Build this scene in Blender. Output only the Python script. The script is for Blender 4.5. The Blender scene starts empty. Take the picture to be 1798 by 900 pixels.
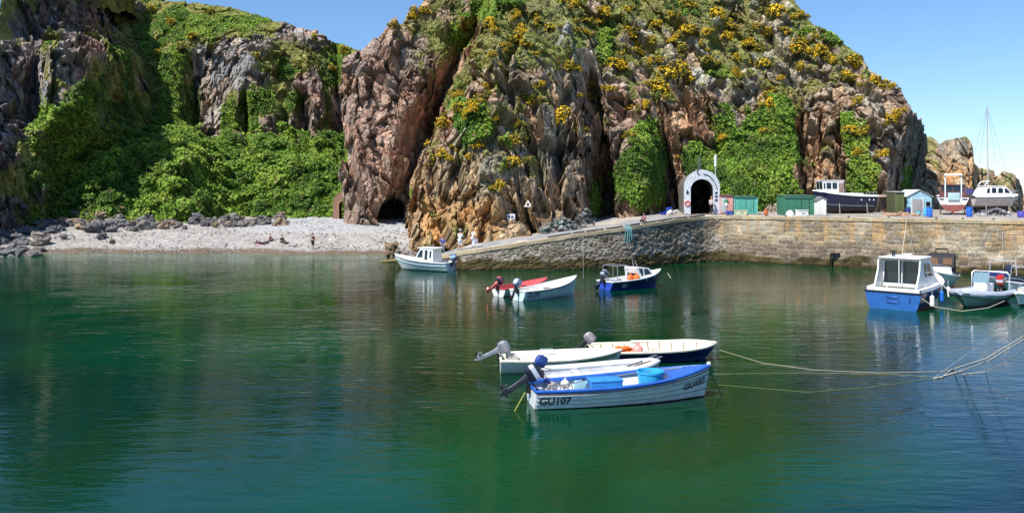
import bpy, bmesh, math, random
import numpy as np
from mathutils import Vector, Matrix
from math import radians as R, sin, cos, pi
random.seed(7); rng = np.random.default_rng(11)
sc = bpy.context.scene
COL = sc.collection
# ---------------------------------------------------------------- camera, light, exposure
FPX, CX, HY, CH = 1411.0, 899.0, 340.0, 6.8      # focal length in photo px, image centre x, horizon row, camera height (m)
cd = bpy.data.cameras.new('camera'); cam = bpy.data.objects.new('camera', cd); COL.objects.link(cam)
cam.location = (0, 0, CH); cam.rotation_euler = (R(90), 0, 0)
cd.sensor_width = 36; cd.lens = 36 * FPX / 1798; cd.shift_y = -(450 - HY) / 1798; cd.clip_start = .1; cd.clip_end = 9000
sc.camera = cam
SUN_EL, SUN_AZ = 53.0, math.atan2(-0.72, -0.69)  # azimuth measured from +Y towards +X
sv = Vector((sin(SUN_AZ) * cos(R(SUN_EL)), cos(SUN_AZ) * cos(R(SUN_EL)), sin(R(SUN_EL))))
w = bpy.data.worlds.new('World'); sc.world = w; w.use_nodes = True
nt = w.node_tree; bg = nt.nodes['Background']
sky = nt.nodes.new('ShaderNodeTexSky'); sky.sky_type = 'NISHITA'; sky.sun_disc = False
sky.sun_elevation = R(SUN_EL); sky.sun_rotation = SUN_AZ % (2 * pi)
sky.air_density = 1.1; sky.dust_density = 0.0; sky.ozone_density = 10.0; sky.altitude = 0
nt.links.new(sky.outputs[0], bg.inputs[0]); bg.inputs[1].default_value = 0.102
sd = bpy.data.lights.new('sun', 'SUN'); sd.energy = 4.6; sd.angle = R(0.5); sd.color = (1.0, 0.95, 0.86)
so = bpy.data.objects.new('sun', sd); COL.objects.link(so); so.rotation_euler = sv.to_track_quat('Z', 'Y').to_euler(); so.location = (-60, -60, 90)
sc.view_settings.view_transform = 'Standard'; sc.view_settings.look = 'None'; sc.view_settings.exposure = 0.62; sc.view_settings.gamma = 1
sc.view_settings.use_curve_mapping = False
try:
    sc.cycles.max_bounces = 6; sc.cycles.diffuse_bounces = 3; sc.cycles.glossy_bounces = 3; sc.cycles.transmission_bounces = 4
    sc.cycles.use_denoising = True; sc.cycles.caustics_reflective = False; sc.cycles.caustics_refractive = False
except Exception: pass

# ---------------------------------------------------------------- placing helpers
def P(px, py, D): return np.array([(px - CX) / FPX * D, D, CH - (py - HY) / FPX * D])
def PV(px, py, D): return np.stack([(px - CX) / FPX * D, D, CH - (py - HY) / FPX * D], -1)
def DW(py, z=0.0): return (CH - z) * FPX / (py - HY)
def WP(px, py, z=0.0):
    D = DW(py, z); return Vector(((px - CX) / FPX * D, D, z))
def pxD(x, D): return CX + x / D * FPX

# ---------------------------------------------------------------- noise
def hsh(ix, iy, iz, seed):
    h = (ix.astype(np.int64) * 73856093) ^ (iy.astype(np.int64) * 19349663) ^ (iz.astype(np.int64) * 83492791) ^ (seed * 2654435761)
    h = (h & 0xffffffff).astype(np.uint32)
    h ^= h >> np.uint32(16); h *= np.uint32(0x7feb352d); h ^= h >> np.uint32(15); h *= np.uint32(0x846ca68b); h ^= h >> np.uint32(16)
    return h.astype(np.float32) / 4294967295.0
def vnoise(p, seed=0):
    f = np.floor(p); u = p - f; f = f.astype(np.int64); u = u * u * u * (u * (u * 6 - 15) + 10)
    r = 0
    for dx in (0, 1):
        for dy in (0, 1):
            for dz in (0, 1):
                wgt = (u[..., 0] if dx else 1 - u[..., 0]) * (u[..., 1] if dy else 1 - u[..., 1]) * (u[..., 2] if dz else 1 - u[..., 2])
                r = r + wgt * hsh(f[..., 0] + dx, f[..., 1] + dy, f[..., 2] + dz, seed)
    return r * 2 - 1
def fbm(p, seed=0, o=4, g=.5):
    a, s, r = 1., 1., 0
    for i in range(o): r = r + a * vnoise(p * s + i * 7.3, seed + i); a *= g; s *= 2.03
    return r
def voro(p, seed=0):
    """nearest feature: distance, second distance, vector to it, three random numbers of its cell"""
    f = np.floor(p).astype(np.int64)
    b1 = np.full(p.shape[:-1], 9e9); b2 = b1.copy(); vec = np.zeros(p.shape); cid = np.zeros(p.shape, np.int64)
    for dx in (-1, 0, 1):
        for dy in (-1, 0, 1):
            for dz in (-1, 0, 1):
                c = f + np.array([dx, dy, dz]); a = [c[..., i] for i in range(3)]
                q = c + np.stack([hsh(*a, seed), hsh(*a, seed + 1), hsh(*a, seed + 2)], -1)
                v = p - q; d = (v * v).sum(-1)
                m = d < b1
                b2 = np.where(m, b1, np.minimum(b2, d)); b1 = np.where(m, d, b1)
                vec[m] = v[m]; cid[m] = c[m]
    a = [cid[..., i] for i in range(3)]
    rnd = [hsh(*a, seed + 10 + k) for k in range(5)]
    return np.sqrt(b1), np.sqrt(b2), vec, rnd
def facets(p, scale, seed, tilt=.9):
    """blocky rock: each cell a tilted plane of its own"""
    f1, f2, v, r = voro(p / np.array(scale), seed)
    return (r[0] - .5) + tilt * ((r[1] - .5) * v[..., 0] + (r[2] - .5) * v[..., 1] + (r[3] - .5) * v[..., 2]) * 2, np.clip((f2 - f1) * 6, 0, 1), r
def sstep(x, a, b):
    t = np.clip((x - a) / (b - a), 0, 1); return t * t * (3 - 2 * t)
def ell(px, py, L, soft=.35):
    """union of soft ellipses in photo coordinates, used only to say where on the rock each plant grows"""
    m = np.zeros(px.shape)
    for cx, cy, rx, ry, s in L:
        d = np.sqrt(((px - cx) / rx) ** 2 + ((py - cy) / ry) ** 2); m = np.maximum(m, s * np.clip((1 + soft - d) / (2 * soft), 0, 1))
    return m
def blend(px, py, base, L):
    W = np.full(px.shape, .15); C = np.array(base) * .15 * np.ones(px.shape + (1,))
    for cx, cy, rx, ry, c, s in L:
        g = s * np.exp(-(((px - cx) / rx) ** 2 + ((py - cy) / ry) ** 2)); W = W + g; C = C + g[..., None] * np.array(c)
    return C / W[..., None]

# ---------------------------------------------------------------- materials
def mat_attr(name, rough=.8, spec=.3, noise=.18, nscale=6., bump=.0, bscale=8., metal=0., trans=0.):
    m = bpy.data.materials.new(name); m.use_nodes = True; n = m.node_tree; b = n.nodes['Principled BSDF']
    a = n.nodes.new('ShaderNodeAttribute'); a.attribute_name = 'Col'
    tc = n.nodes.new('ShaderNodeTexCoord')
    out = a.outputs['Color']
    if noise:
        t = n.nodes.new('ShaderNodeTexNoise'); t.inputs['Scale'].default_value = nscale; t.inputs['Detail'].default_value = 6
        n.links.new(tc.outputs['Object'], t.inputs['Vector'])
        mr = n.nodes.new('ShaderNodeMapRange'); mr.inputs[3].default_value = 1 - noise * 1.6; mr.inputs[4].default_value = 1 + noise * 1.6
        mr.inputs[1].default_value = .25; mr.inputs[2].default_value = .75
        n.links.new(t.outputs['Fac'], mr.inputs[0])
        vm = n.nodes.new('ShaderNodeVectorMath'); vm.operation = 'SCALE'
        n.links.new(a.outputs['Color'], vm.inputs[0]); n.links.new(mr.outputs[0], vm.inputs[3]); out = vm.outputs[0]
    n.links.new(out, b.inputs['Base Color'])
    b.inputs['Roughness'].default_value = rough; b.inputs['Specular IOR Level'].default_value = spec; b.inputs['Metallic'].default_value = metal
    if bump:
        t2 = n.nodes.new('ShaderNodeTexNoise'); t2.inputs['Scale'].default_value = bscale; t2.inputs['Detail'].default_value = 8; t2.inputs['Roughness'].default_value = .65
        n.links.new(tc.outputs['Object'], t2.inputs['Vector'])
        bp = n.nodes.new('ShaderNodeBump'); bp.inputs['Strength'].default_value = min(1, bump); bp.inputs['Distance'].default_value = .08 * max(1, bump)
        n.links.new(t2.outputs['Fac'], bp.inputs['Height']); n.links.new(bp.outputs[0], b.inputs['Normal'])
    if trans:
        tr = n.nodes.new('ShaderNodeBsdfTranslucent'); n.links.new(out, tr.inputs[0]); mx = n.nodes.new('ShaderNodeMixShader'); mx.inputs[0].default_value = trans
        n.links.new(b.outputs[0], mx.inputs[1]); n.links.new(tr.outputs[0], mx.inputs[2]); n.links.new(mx.outputs[0], n.nodes['Material Output'].inputs[0])
    return m
M_ROCK = mat_attr('rock', .9, .2, .22, 2.2, 1.3, 3.0)
M_GRAVEL = mat_attr('shingle', .95, .15, .3, 9., .8, 12.)
M_STONE = mat_attr('masonry', .9, .2, .22, 7., .8, 9.)
M_LEAF = mat_attr('leaf', .6, .3, 0, trans=.22)
M_PAINT = mat_attr('gloss_paint', .34, .5, .11, 2.5, .12, 5.)
M_MATT = mat_attr('matt_paint', .7, .3, .12, 4., .3, 12.)
M_METAL = mat_attr('bare_metal', .35, .5, .08, 6., metal=.75)
M_CLOTH = mat_attr('cloth', .9, .1, .08, 20.)
M_ROPE = mat_attr('rope', .9, .1, .15, 30.)
def mat_glass(name, col=(.012, .016, .02), rough=.06):
    m = bpy.data.materials.new(name); m.use_nodes = True; b = m.node_tree.nodes['Principled BSDF']
    b.inputs['Base Color'].default_value = (*col, 1); b.inputs['Roughness'].default_value = rough; b.inputs['Specular IOR Level'].default_value = .8
    return m
M_GLASS = mat_glass('tinted_glass')

# ---------------------------------------------------------------- object helpers
def tag(o, label=None, cat=None, group=None, kind=None):
    if label: o['label'] = label
    if cat: o['category'] = cat
    if group: o['group'] = group
    if kind: o['kind'] = kind
    return o
def np_mesh(name, V, F, C, mat, smooth=False, parent=None):
    me = bpy.data.meshes.new(name); V = np.ascontiguousarray(V, np.float32).reshape(-1, 3); F = np.ascontiguousarray(F, np.int32)
    k = F.shape[1]
    me.vertices.add(len(V)); me.vertices.foreach_set('co', V.ravel())
    me.loops.add(F.size); me.loops.foreach_set('vertex_index', F.ravel())
    me.polygons.add(len(F)); me.polygons.foreach_set('loop_start', np.arange(0, F.size, k, dtype=np.int32))
    me.polygons.foreach_set('use_smooth', np.full(len(F), smooth))
    me.update(calc_edges=True)
    a = me.color_attributes.new('Col', 'FLOAT_COLOR', 'POINT')
    c4 = np.ones((len(V), 4), np.float32); c4[:, :3] = np.clip(C.reshape(-1, 3), 0, 1); a.data.foreach_set('color', c4.ravel())
    me.materials.append(mat); me.validate()
    o = bpy.data.objects.new(name, me); COL.objects.link(o)
    if parent: o.parent = parent
    return o
def grid_faces(nr, nc):
    i = np.arange((nr - 1) * (nc - 1)); r = i // (nc - 1); c = i % (nc - 1); a = r * nc + c
    return np.stack([a, a + 1, a + nc + 1, a + nc], -1)
def leaves(Pg, mask, N, size, pal, off=(0, .4), seed=1, cn=2.5, up=.4):
    """N leaf-sized quads scattered over a displaced grid where the mask says plants grow"""
    g = np.random.default_rng(seed)
    A = Pg[:-1, :-1]; B = Pg[:-1, 1:]; Cc = Pg[1:, :-1]; nn = np.cross(B - A, Cc - A); area = np.linalg.norm(nn, axis=-1)
    wgt = (np.minimum(area, .5) * mask[:-1, :-1]).ravel(); cum = np.cumsum(wgt); idx = np.searchsorted(cum, g.random(N) * cum[-1]); idx = np.clip(idx, 0, len(wgt) - 1)
    r, c = idx // (Pg.shape[1] - 1), idx % (Pg.shape[1] - 1)
    u, v = g.random((N, 1)), g.random((N, 1))
    p = Pg[r, c] * (1 - u) * (1 - v) + Pg[r, c + 1] * u * (1 - v) + Pg[r + 1, c] * (1 - u) * v + Pg[r + 1, c + 1] * u * v
    out = np.array([0, -0.85, .5])
    h = off[0] + (off[1] - off[0]) * g.random((N, 1)) ** 1.5
    p = p + out * h
    n = g.normal(size=(N, 3)) * .75 + out * np.array([1, 1, up * 2.5]); n /= np.linalg.norm(n, axis=1, keepdims=True)
    t = np.cross(n, g.normal(size=(N, 3))); t /= np.linalg.norm(t, axis=1, keepdims=True); b = np.cross(n, t)
    s = size * (.5 + .9 * g.random((N, 1))) * (.75 + .55 * np.clip(fbm(p / 2.2, seed + 15, 2) + .4, 0, 1)[:, None]); t = t * s; b = b * s * .62
    V = np.stack([p - t, p - b * .9 + n * s * .12, p + t, p + b * .9 + n * s * .12], 1)
    pal = np.array(pal); k = .75 * fbm(p / cn, seed, 3) + .55 * fbm(p / 8., seed + 4, 2); sp = np.clip(fbm(p / 1.7, seed + 8, 2) * 1.2 + .1, 0, 1)[:, None]; q = np.clip((k + .9) / 1.8 + g.normal(size=N) * .14, 0, .999) * (len(pal) - 1); qi = q.astype(int); qf = (q - qi)[:, None]
    C = pal[qi] * (1 - qf) + pal[np.minimum(qi + 1, len(pal) - 1)] * qf
    C = C * (.8 + .4 * g.random((N, 1))); C = C * (1 - sp * .35) + sp * .35 * C * np.array([1.35, .85, .9]); br = (g.random((N, 1)) < .035); C = np.where(br, np.array([.22, .16, .08]), C)
    return V.reshape(-1, 3), np.repeat(C, 4, 0)
def leaf_object(name, parts, kind='stuff', label=None, cat=None):
    V = np.concatenate([a for a, b in parts]); C = np.concatenate([b for a, b in parts])
    F = np.arange(len(V)).reshape(-1, 4)
    o = np_mesh(name, V, F, C, M_LEAF); tag(o, label, cat, kind=kind); return o
# ================================================================ TERRAIN
def interp(x, pts): a = np.array(pts, float); return np.interp(x, a[:, 0], a[:, 1])
NV = 430
def rockdisp(Pw, amp, seed):
    q = Pw + .38 * np.stack([fbm(Pw / 4, seed, 2), fbm(Pw / 4 + 30, seed, 2), fbm(Pw / 4 + 60, seed, 2)], -1); q = q + np.stack([.35 * q[..., 2], q[..., 1] * 0, -.22 * q[..., 0]], -1)
    fa, ea, ra = facets(q, (6.5, 6.5, 9.), seed + 20); fb, eb, rb = facets(q, (2.4, 2.4, 3.9), seed + 40); fc, ec, rc = facets(q, (.95, .95, 1.5), seed + 60, 1.1)
    fd, ed, rd = facets(q, (.42, .42, .6), seed + 80, 1.1)
    d = 2.8 * fa + 1.65 * fb + .50 * fc + .18 * fd - .35 * (1 - eb) - .15 * (1 - ec)
    lat = .8 * (ra[4] - .5) + .7 * (rb[4] - .5) + .4 * (rc[4] - .5)
    return d * amp, lat * amp, rb, rc, (1 - eb), fc
def sheet(name, pxs, bot, top, Dfun, NB, NC, back, seed, veg, colour, amp=1., vamp=1., backk=None):
    """a cliff face: rows climb from its foot to its brow, then over the brow and back along the ground behind it"""
    PX = pxs[None, :]; backk = np.ones(len(pxs)) if backk is None else backk
    vis = np.maximum(top, -6.)
    tA = np.linspace(0, 1, NV)[:, None]; pyA = bot[None] + (vis - bot)[None] * tA
    rows = [pyA]
    if NB:
        tB = np.linspace(0, 1, NB + 1)[1:, None]; rows.append(vis[None] + (top - vis - .01)[None] * tB)
    PY = np.concatenate(rows, 0); PXg = np.broadcast_to(PX, PY.shape)
    D = Dfun(PXg, PY); Pw = PV(PXg, PY, D)
    tC = (np.linspace(0, 1, NC + 1)[1:] ** 1.5)[:, None]
    last = Pw[-1][None]; ext = np.repeat(last, NC, 0).copy(); ext[..., 1] += (back * backk)[None] * tC; ext[..., 2] -= (back * backk)[None] * .12 * tC
    Pw = np.concatenate([Pw, ext], 0); PXg = np.broadcast_to(PX, Pw.shape[:2]); PY = np.concatenate([PY, np.repeat(PY[-1:], NC, 0)], 0)
    V = veg(PXg, PY, Pw)                      # 'leafy' 0..1 and 'short' 0..1
    d, lat, rb, rc, crack, fc = rockdisp(Pw, amp, seed)
    lf = V['leafy']
    f1, f2, vv, rr = voro(Pw / np.array([2.6, 2.6, 2.2]), seed + 5); lump = (1 - np.clip(f1, 0, 1) ** 2) * 1.6 * (.6 + .8 * rr[0])
    g1, g2, vv, rr2 = voro(Pw / .9, seed + 6); lump = lump + (1 - np.clip(g1, 0, 1) ** 2) * .5
    short = V['short'] * (1 - lf)
    dd = d * (1 - .75 * lf) * (1 - .55 * short) + lf * vamp * V.get('bush', .45) * lump + short * (.35 * (1 - np.clip(g1, 0, 1)))
    nC = Pw.shape[0] - NC
    out = np.zeros(Pw.shape); vx = -(PXg - CX) / FPX; out[..., 0] = vx; out[..., 1] = -1; out[..., 2] = .55
    out[nC:, :, 0] = 0; out[nC:, :, 1] = -.3; out[nC:, :, 2] = 1
    out /= np.linalg.norm(out, axis=-1, keepdims=True)
    pf = np.ones(Pw.shape[:2]); pf *= 1 - .55 * np.exp(-((PY - top[None]) / 22.) ** 2) * (PY > -30); dd = dd * pf; lat = lat * pf
    fade = np.ones(Pw.shape[0]); 
    Pd = Pw + out * dd[..., None]; Pd[..., 0] += lat * (1 - .7 * lf); Pd[..., 2] += .6 * lat * (1 - lf) * (1 - .5 * short)
    C = colour(PXg, PY, Pw, rb, rc, crack, fc)
    gs = np.array([.17, .175, .055]) * (1 + .5 * fbm(Pw / 1.3, seed + 9, 3)[..., None]) + np.array([.05, .03, .0]) * np.clip(fbm(Pw / 4, seed + 12, 2) + .3, 0, 1)[..., None]
    C = C * (1 - short[..., None]) + gs * short[..., None]
    gl = np.array([.035, .065, .014]) * np.ones(C.shape)
    C = C * (1 - lf[..., None]) + gl * lf[..., None]
    nr, nc = Pd.shape[:2]
    o = np_mesh(name, Pd, grid_faces(nr, nc), C, M_ROCK); tag(o, kind='structure')
    return dict(P=Pd, px=PXg, py=PY, V=V, o=o, n=nC)
def rockcol(PXg, PY, Pw, rb, rc, crack, fc, base, L, seed):
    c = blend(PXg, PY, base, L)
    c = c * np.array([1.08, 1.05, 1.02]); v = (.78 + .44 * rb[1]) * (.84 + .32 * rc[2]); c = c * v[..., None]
    n = fbm(Pw / np.array([1.6, 1.6, 5.]), seed, 4)[..., None]
    c = c * (1 + .24 * n)
    hue = (rb[2] - .5)[..., None]; c = c * (1 + hue * np.array([.25, 0, -.25]))
    lich = sstep(fbm(Pw / 1.1, seed + 3, 4), .25, .7)[..., None] * .42
    c = c * (1 - lich) + lich * np.array([.44, .40, .31])
    c = c * (1 - .45 * crack[..., None])
    return np.clip(c, .012, .8)

# ---- the left valley: shaded crag, knoll, bush slope and the ridge behind it
l_px = np.concatenate([np.linspace(-520, -6, 120), np.linspace(-5, 700, 760)])
l_top = interp(l_px, [(-520, 300), (-160, 290), (-90, 270), (-40, 215), (-14, 110), (0, 20), (20, -40), (60, -80), (120, -90), (180, -70), (225, -35), (255, -12), (275, 3), (300, 8), (350, 10), (380, 14), (430, 24), (470, 38), (500, 45), (545, 58), (560, 66), (590, 80), (620, 90), (640, 95), (700, 110)]) - 4
l_bot = interp(l_px, [(-520, 470), (-100, 440), (0, 405), (90, 414), (200, 412), (600, 410), (700, 410)]) 
def D_left(px, py):
    val = 123 + np.interp(py, [-200, 5, 60, 100, 170, 228, 244, 300, 390], [75, 52, 42, 34, 29, 26, 21, 10, 0])
    near = (1 - sstep(px, 300, 430)) * sstep(py, 215, 262); val = val + near * (np.interp(py, [200, 245, 300, 390], [131, 125, 119, 113]) - val)
    val = val + 7 * np.exp(-((px - 345) / 22.) ** 2) * sstep(py, 60, 120) * sstep(290 - py, 0, 60) - 6 * np.exp(-((px - 440) / 45.) ** 2) * np.exp(-((py - 110) / 60.) ** 2)
    for c0, A, wl, wr, y0, y1 in ((432, 6, 14, 7, 150, 300), (505, 5, 30, 8, 190, 300), (540, 6, 22, 8, 150, 300), (600, 9, 50, 14, 60, 330), (345, 4, 18, 8, 120, 260)):
        x = px - c0 - (py - 200) * .08
        val = val + A * np.clip(np.where(x < 0, 1 + x / wl, 1 - x / wr), 0, 1) * sstep(py, y0, y0 + 40) * sstep(y1 - py, 0, 50)
    up = np.interp(px, [-520, -60, 0, 100, 180, 240, 300], [60, 96, 116, 131, 141, 148, 152])
    md = np.interp(px, [-520, -60, -20, 0, 70, 150, 300], [60, 96, 108, 111, 113, 117, 124])
    lo = np.interp(px, [-520, -60, 0, 60, 95, 150, 300], [60, 93, 102, 108, 113, 116, 122])
    lm = md + (lo - md) * sstep(py, 185, 240); lm = lm + (up - lm) * sstep(-py, -100, -66) + np.interp(py, [-200, 60, 200, 300, 400], [8, 3, 3, 1, 0])
    lm = lm + 7 * np.exp(-((px - 62) / 14.) ** 2) * sstep(py, 60, 100) * sstep(240 - py, 0, 50)
    kn = np.exp(-(np.abs((px - 128 - (py - 120) * -.02) / 52.) ** 3)) * sstep(py, 52, 66) * sstep(250 - py, -20, 60)
    lm = lm - 9 * kn + 6 * np.exp(-((px - 196) / 12.) ** 2) * sstep(py, 40, 80) * sstep(230 - py, 0, 50)
    r = np.interp(py, [-150, 0, 60, 110, 180, 240, 270, 300, 390], [150, 205, 232, 250, 262, 285, 200, 130, 95])
    wdt = np.interp(py, [0, 180, 240, 270, 300, 390], [60, 85, 95, 60, 40, 30])
    k = np.clip((px - (r - wdt)) / wdt, 0, 1)
    return lm + (val - lm) * k
def veg_left(px, py, Pw):
    n = fbm(Pw / 4., 71, 4); n2 = fbm(Pw / 1.5, 75, 3)
    bush = sstep(py + 14 * n, 232, 252) * sstep(px + 22 * n, 40, 95) * sstep(640 - px, 0, 30) * sstep(418 - py, 0, 8)
    bush = np.maximum(bush, ell(px, py, [(125, 235, 60, 50, 1), (200, 270, 80, 45, 1), (150, 180, 34, 26, 1), (300, 262, 60, 30, 1)]))
    g = ell(px, py, [(290, 190, 45, 60, 1), (285, 110, 42, 60, 1), (300, 45, 60, 42, 1), (400, 42, 80, 22, 1), (350, 62, 60, 16, .9), (262, 60, 20, 60, 1), (398, 207, 15, 42, 1.3), (455, 175, 40, 28, 1), (495, 235, 15, 24, 1), (440, 215, 12, 50, .9), (510, 130, 30, 14, .9),
                     (480, 120, 30, 16, .8), (590, 120, 22, 40, 1), (575, 190, 14, 60, .8), (600, 90, 24, 16, 1), (560, 265, 40, 26, 1), (520, 185, 26, 26, .9), (215, 130, 24, 90, .9), (230, 200, 40, 40, 1), (172, 165, 16, 40, .9), (92, 80, 16, 16, .8), (60, 270, 30, 40, .9), (100, 160, 30, 30, .5),
                     (600, 300, 22, 40, .9), (330, 200, 20, 50, .9)], .5)
    rk = ell(px, py, [(400, 110, 62, 42, 1), (535, 62, 58, 20, 1), (130, 95, 45, 38, 1), (150, 180, 20, 30, .5), (560, 200, 45, 60, .8), (470, 250, 35, 35, .8), (30, 150, 50, 75, 1), (210, 60, 22, 60, .7), (370, 210, 18, 50, .8), (90, 40, 90, 34, .9), (250, 20, 8, 8, 0)], .5)
    g = g - .55 * rk + .45 * n + .25 * n2
    leafy = np.maximum(bush, sstep(g, .62, .8))
    leafy = leafy * np.where(py > 414, 0, 1)
    short = sstep(g + .22 + .4 * sstep(150 - py, 0, 60) - .45 * rk, .2, .6)
    return dict(leafy=np.clip(leafy, 0, 1), short=np.clip(short, 0, 1), bush=.4 + .9 * bush)
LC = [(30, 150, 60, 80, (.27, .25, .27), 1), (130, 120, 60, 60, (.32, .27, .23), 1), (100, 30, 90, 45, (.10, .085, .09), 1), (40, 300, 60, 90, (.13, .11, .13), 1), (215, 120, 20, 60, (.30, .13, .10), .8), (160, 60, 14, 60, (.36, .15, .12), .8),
      (400, 110, 60, 45, (.28, .26, .25), 1), (540, 65, 60, 25, (.26, .22, .20), 1), (560, 200, 60, 60, (.27, .19, .165), 1.2), (480, 260, 60, 40, (.24, .18, .16), 1), (360, 210, 40, 40, (.36, .30, .24), 1), (600, 300, 25, 60, (.40, .22, .13), 1), (330, 45, 60, 20, (.38, .34, .28), .8)]
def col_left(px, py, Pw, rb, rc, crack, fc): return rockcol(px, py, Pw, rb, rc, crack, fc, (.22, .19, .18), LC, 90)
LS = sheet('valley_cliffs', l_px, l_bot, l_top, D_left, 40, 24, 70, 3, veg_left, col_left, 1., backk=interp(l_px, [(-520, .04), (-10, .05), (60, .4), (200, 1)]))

# ---- the headland
h_px = np.linspace(604, 1626, 1130)
h_top = interp(h_px, [(604, 104), (612, 96), (622, 90), (640, 78), (668, 62), (690, 45), (715, 32), (735, 12), (750, -10), (800, -80), (900, -200), (1000, -330), (1150, -380), (1280, -250), (1350, -70), (1385, -8), (1400, 12), (1425, 42), (1460, 58), (1480, 72), (1515, 95), (1522, 118), (1550, 135), (1575, 160), (1600, 195), (1610, 208), (1620, 216), (1624, 222), (1626, 240)]) + 2
h_bot = interp(h_px, [(604, 398), (640, 408), (700, 418), (706, 470), (830, 470), (870, 460), (940, 430), (1000, 412), (1060, 398), (1180, 386), (1626, 382)])
def crackx(py): return np.interp(py, [-200, -60, 0, 50, 100, 150, 200, 250, 300, 350, 400, 460], [930, 880, 852, 834, 812, 792, 772, 750, 730, 716, 706, 690])
def D_head(px, py):
    lean = np.interp(py, [-420, -100, 0, 100, 200, 300, 420], [66, 34, 22, 13, 6.5, 3, 0])
    base = interp(px, [(604, 112), (690, 98), (712, 94), (760, 87), (830, 80), (870, 79.5), (940, 81), (1000, 85), (1060, 92), (1130, 95), (1180, 99), (1300, 99), (1450, 101), (1560, 101), (1626, 103)])
    upper = np.interp(px, [604, 800, 900, 1000, 1300, 1626], [92, 90, 87, 90, 99, 103])
    k = sstep(330 - py, 0, 160); main = base * (1 - k) + np.minimum(base, upper) * k + lean
    c = crackx(py); pil = 109 + lean * .42 + 3 * ((px - 660) / 60.) ** 2 * (px < 660)
    A = np.interp(py, [-60, 0, 50, 120, 230, 300, 400], [0, 0, 2, 6, 9, 6, 5]); wl = np.interp(py, [0, 100, 220, 300, 400], [16, 34, 58, 44, 40])
    pil = pil + A * np.clip(1 - (c - px) / wl, 0, 1) ** 1.3
    # the cave at the pillar's foot
    cave = sstep(25 - np.abs(px - 686), 0, 3) * sstep(py - (342 + .03 * (px - 690) ** 2), 0, 4)
    pil = pil + 18 * cave
    kk = np.clip((px - c) / 22., 0, 1); D = pil + (main - pil) * kk
    def cleft(D, pts, A, wl, wr):
        cx = np.interp(py, *zip(*pts)); a = np.interp(py, *zip(*A)); x = px - cx
        return D + a * np.clip(np.where(x < 0, 1 + x / wl, 1 - x / wr), 0, 1)
    D = cleft(D, [(60, 985), (100, 1020), (170, 1052), (250, 1066), (390, 1082)], [(90, 0), (140, 4), (200, 8), (300, 12), (390, 12)], 60, 14)
    D = cleft(D, [(160, 1140), (200, 1158), (300, 1184), (390, 1196)], [(150, 0), (210, 4), (300, 7), (390, 8)], 30, 12)
    D = cleft(D, [(120, 1190), (200, 1240), (260, 1262)], [(110, 0), (150, 4), (240, 4), (300, 0)], 34, 12)
    D = cleft(D, [(150, 1402), (250, 1410), (380, 1418)], [(120, 0), (180, 4), (370, 4)], 16, 7)
    D = cleft(D, [(200, 1440), (380, 1432)], [(180, 0), (230, 3.5), (370, 4)], 14, 7)
    D = cleft(D, [(200, 1470), (300, 1478), (380, 1484)], [(170, 0), (230, 3), (370, 2.5)], 14, 7)
    D = cleft(D, [(280, 905), (380, 930), (430, 950)], [(270, 0), (320, 3), (430, 3.5)], 22, 8)
    D = cleft(D, [(280, 770), (430, 775)], [(330, 0), (380, 2.5), (440, 3)], 14, 7)
    D = cleft(D, [(300, 865), (450, 845)], [(330, 0), (380, 2.5), (440, 2.5)], 14, 7)
    D = cleft(D, [(100, 990), (200, 1000), (380, 975)], [(100, 0), (180, 3), (260, 4), (330, 2)], 25, 9)
    D = cleft(D, [(20, 930), (120, 900), (220, 905)], [(20, 0), (90, 3), (180, 3.5), (240, 0)], 25, 9)
    D = D - 4.5 * np.exp(-((px - 1122) / 42.) ** 2) * sstep(py, 200, 270) - 4 * np.exp(-((px - 1300) / 70.) ** 2) * sstep(py, 230, 350)
    D = D - 3 * np.exp(-((px - 1455) / 14.) ** 2) * sstep(py, 235, 270)
    e = np.interp(py, [100, 200, 250, 370], [1660, 1596, 1578, 1548]); D = D + 30 * np.clip((px - e) / 66., 0, 1)
    D = D + 8 * sstep(px, 1614, 1626) * sstep(py, 150, 250)
    return D
def veg_head(px, py, Pw):
    n = fbm(Pw / 4., 171, 4); n2 = fbm(Pw / 1.4, 175, 3)
    ivy = ell(px, py, [(1128, 315, 46, 62, 1.3), (1132, 250, 30, 36, 1.2), (1310, 300, 88, 72, 1.4), (1350, 235, 50, 60, 1.2), (1265, 215, 30, 45, .9), (1225, 285, 30, 36, 1.1), (1505, 255, 30, 45, 1.1), (1515, 310, 34, 34, 1.2), (1490, 225, 22, 30, .9),
                       (825, 222, 38, 32, 1.3), (812, 190, 22, 18, 1), (1063, 85, 14, 38, 1), (860, 18, 50, 22, 1), (885, 15, 40, 18, 1), (1440, 62, 52, 16, 1), (1345, 340, 60, 40, 1.3), (1589, 322, 12, 26, 1.1), (1040, 350, 16, 36, .7),
                       (810, 60, 20, 40, .8), (880, 250, 30, 20, .5), (870, 290, 34, 18, .55), (960, 215, 40, 14, .5), (1290, 130, 50, 16, .5), (1080, 40, 40, 20, .5), (1200, 20, 60, 20, .5)], .3)
    n3 = fbm(Pw / .6, 177, 3); g = ivy + .38 * n + .3 * n2 + .22 * n3
    gap = ell(px, py, [(1465, 300, 22, 60, 1), (1240, 195, 20, 30, .8)])
    leafy = sstep(g - .6 * gap, .62, .78) * (px > 700)
    hi = sstep(230 - py, -30, 150) * (px > crackx(py) + 12) + .45 * sstep(340 - py, 0, 60) * sstep(px, 700, 760) * sstep(1010 - px, 0, 80) + .45 * sstep(90 - py, 0, 60)
    short = sstep(.62 * hi + .5 * n + .4 * n2 + .5 * ivy - .5 * sstep(px, 1545, 1600), .45, .8)
    return dict(leafy=np.clip(leafy, 0, 1), short=np.clip(short, 0, 1) * .9, bush=.45)
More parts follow.
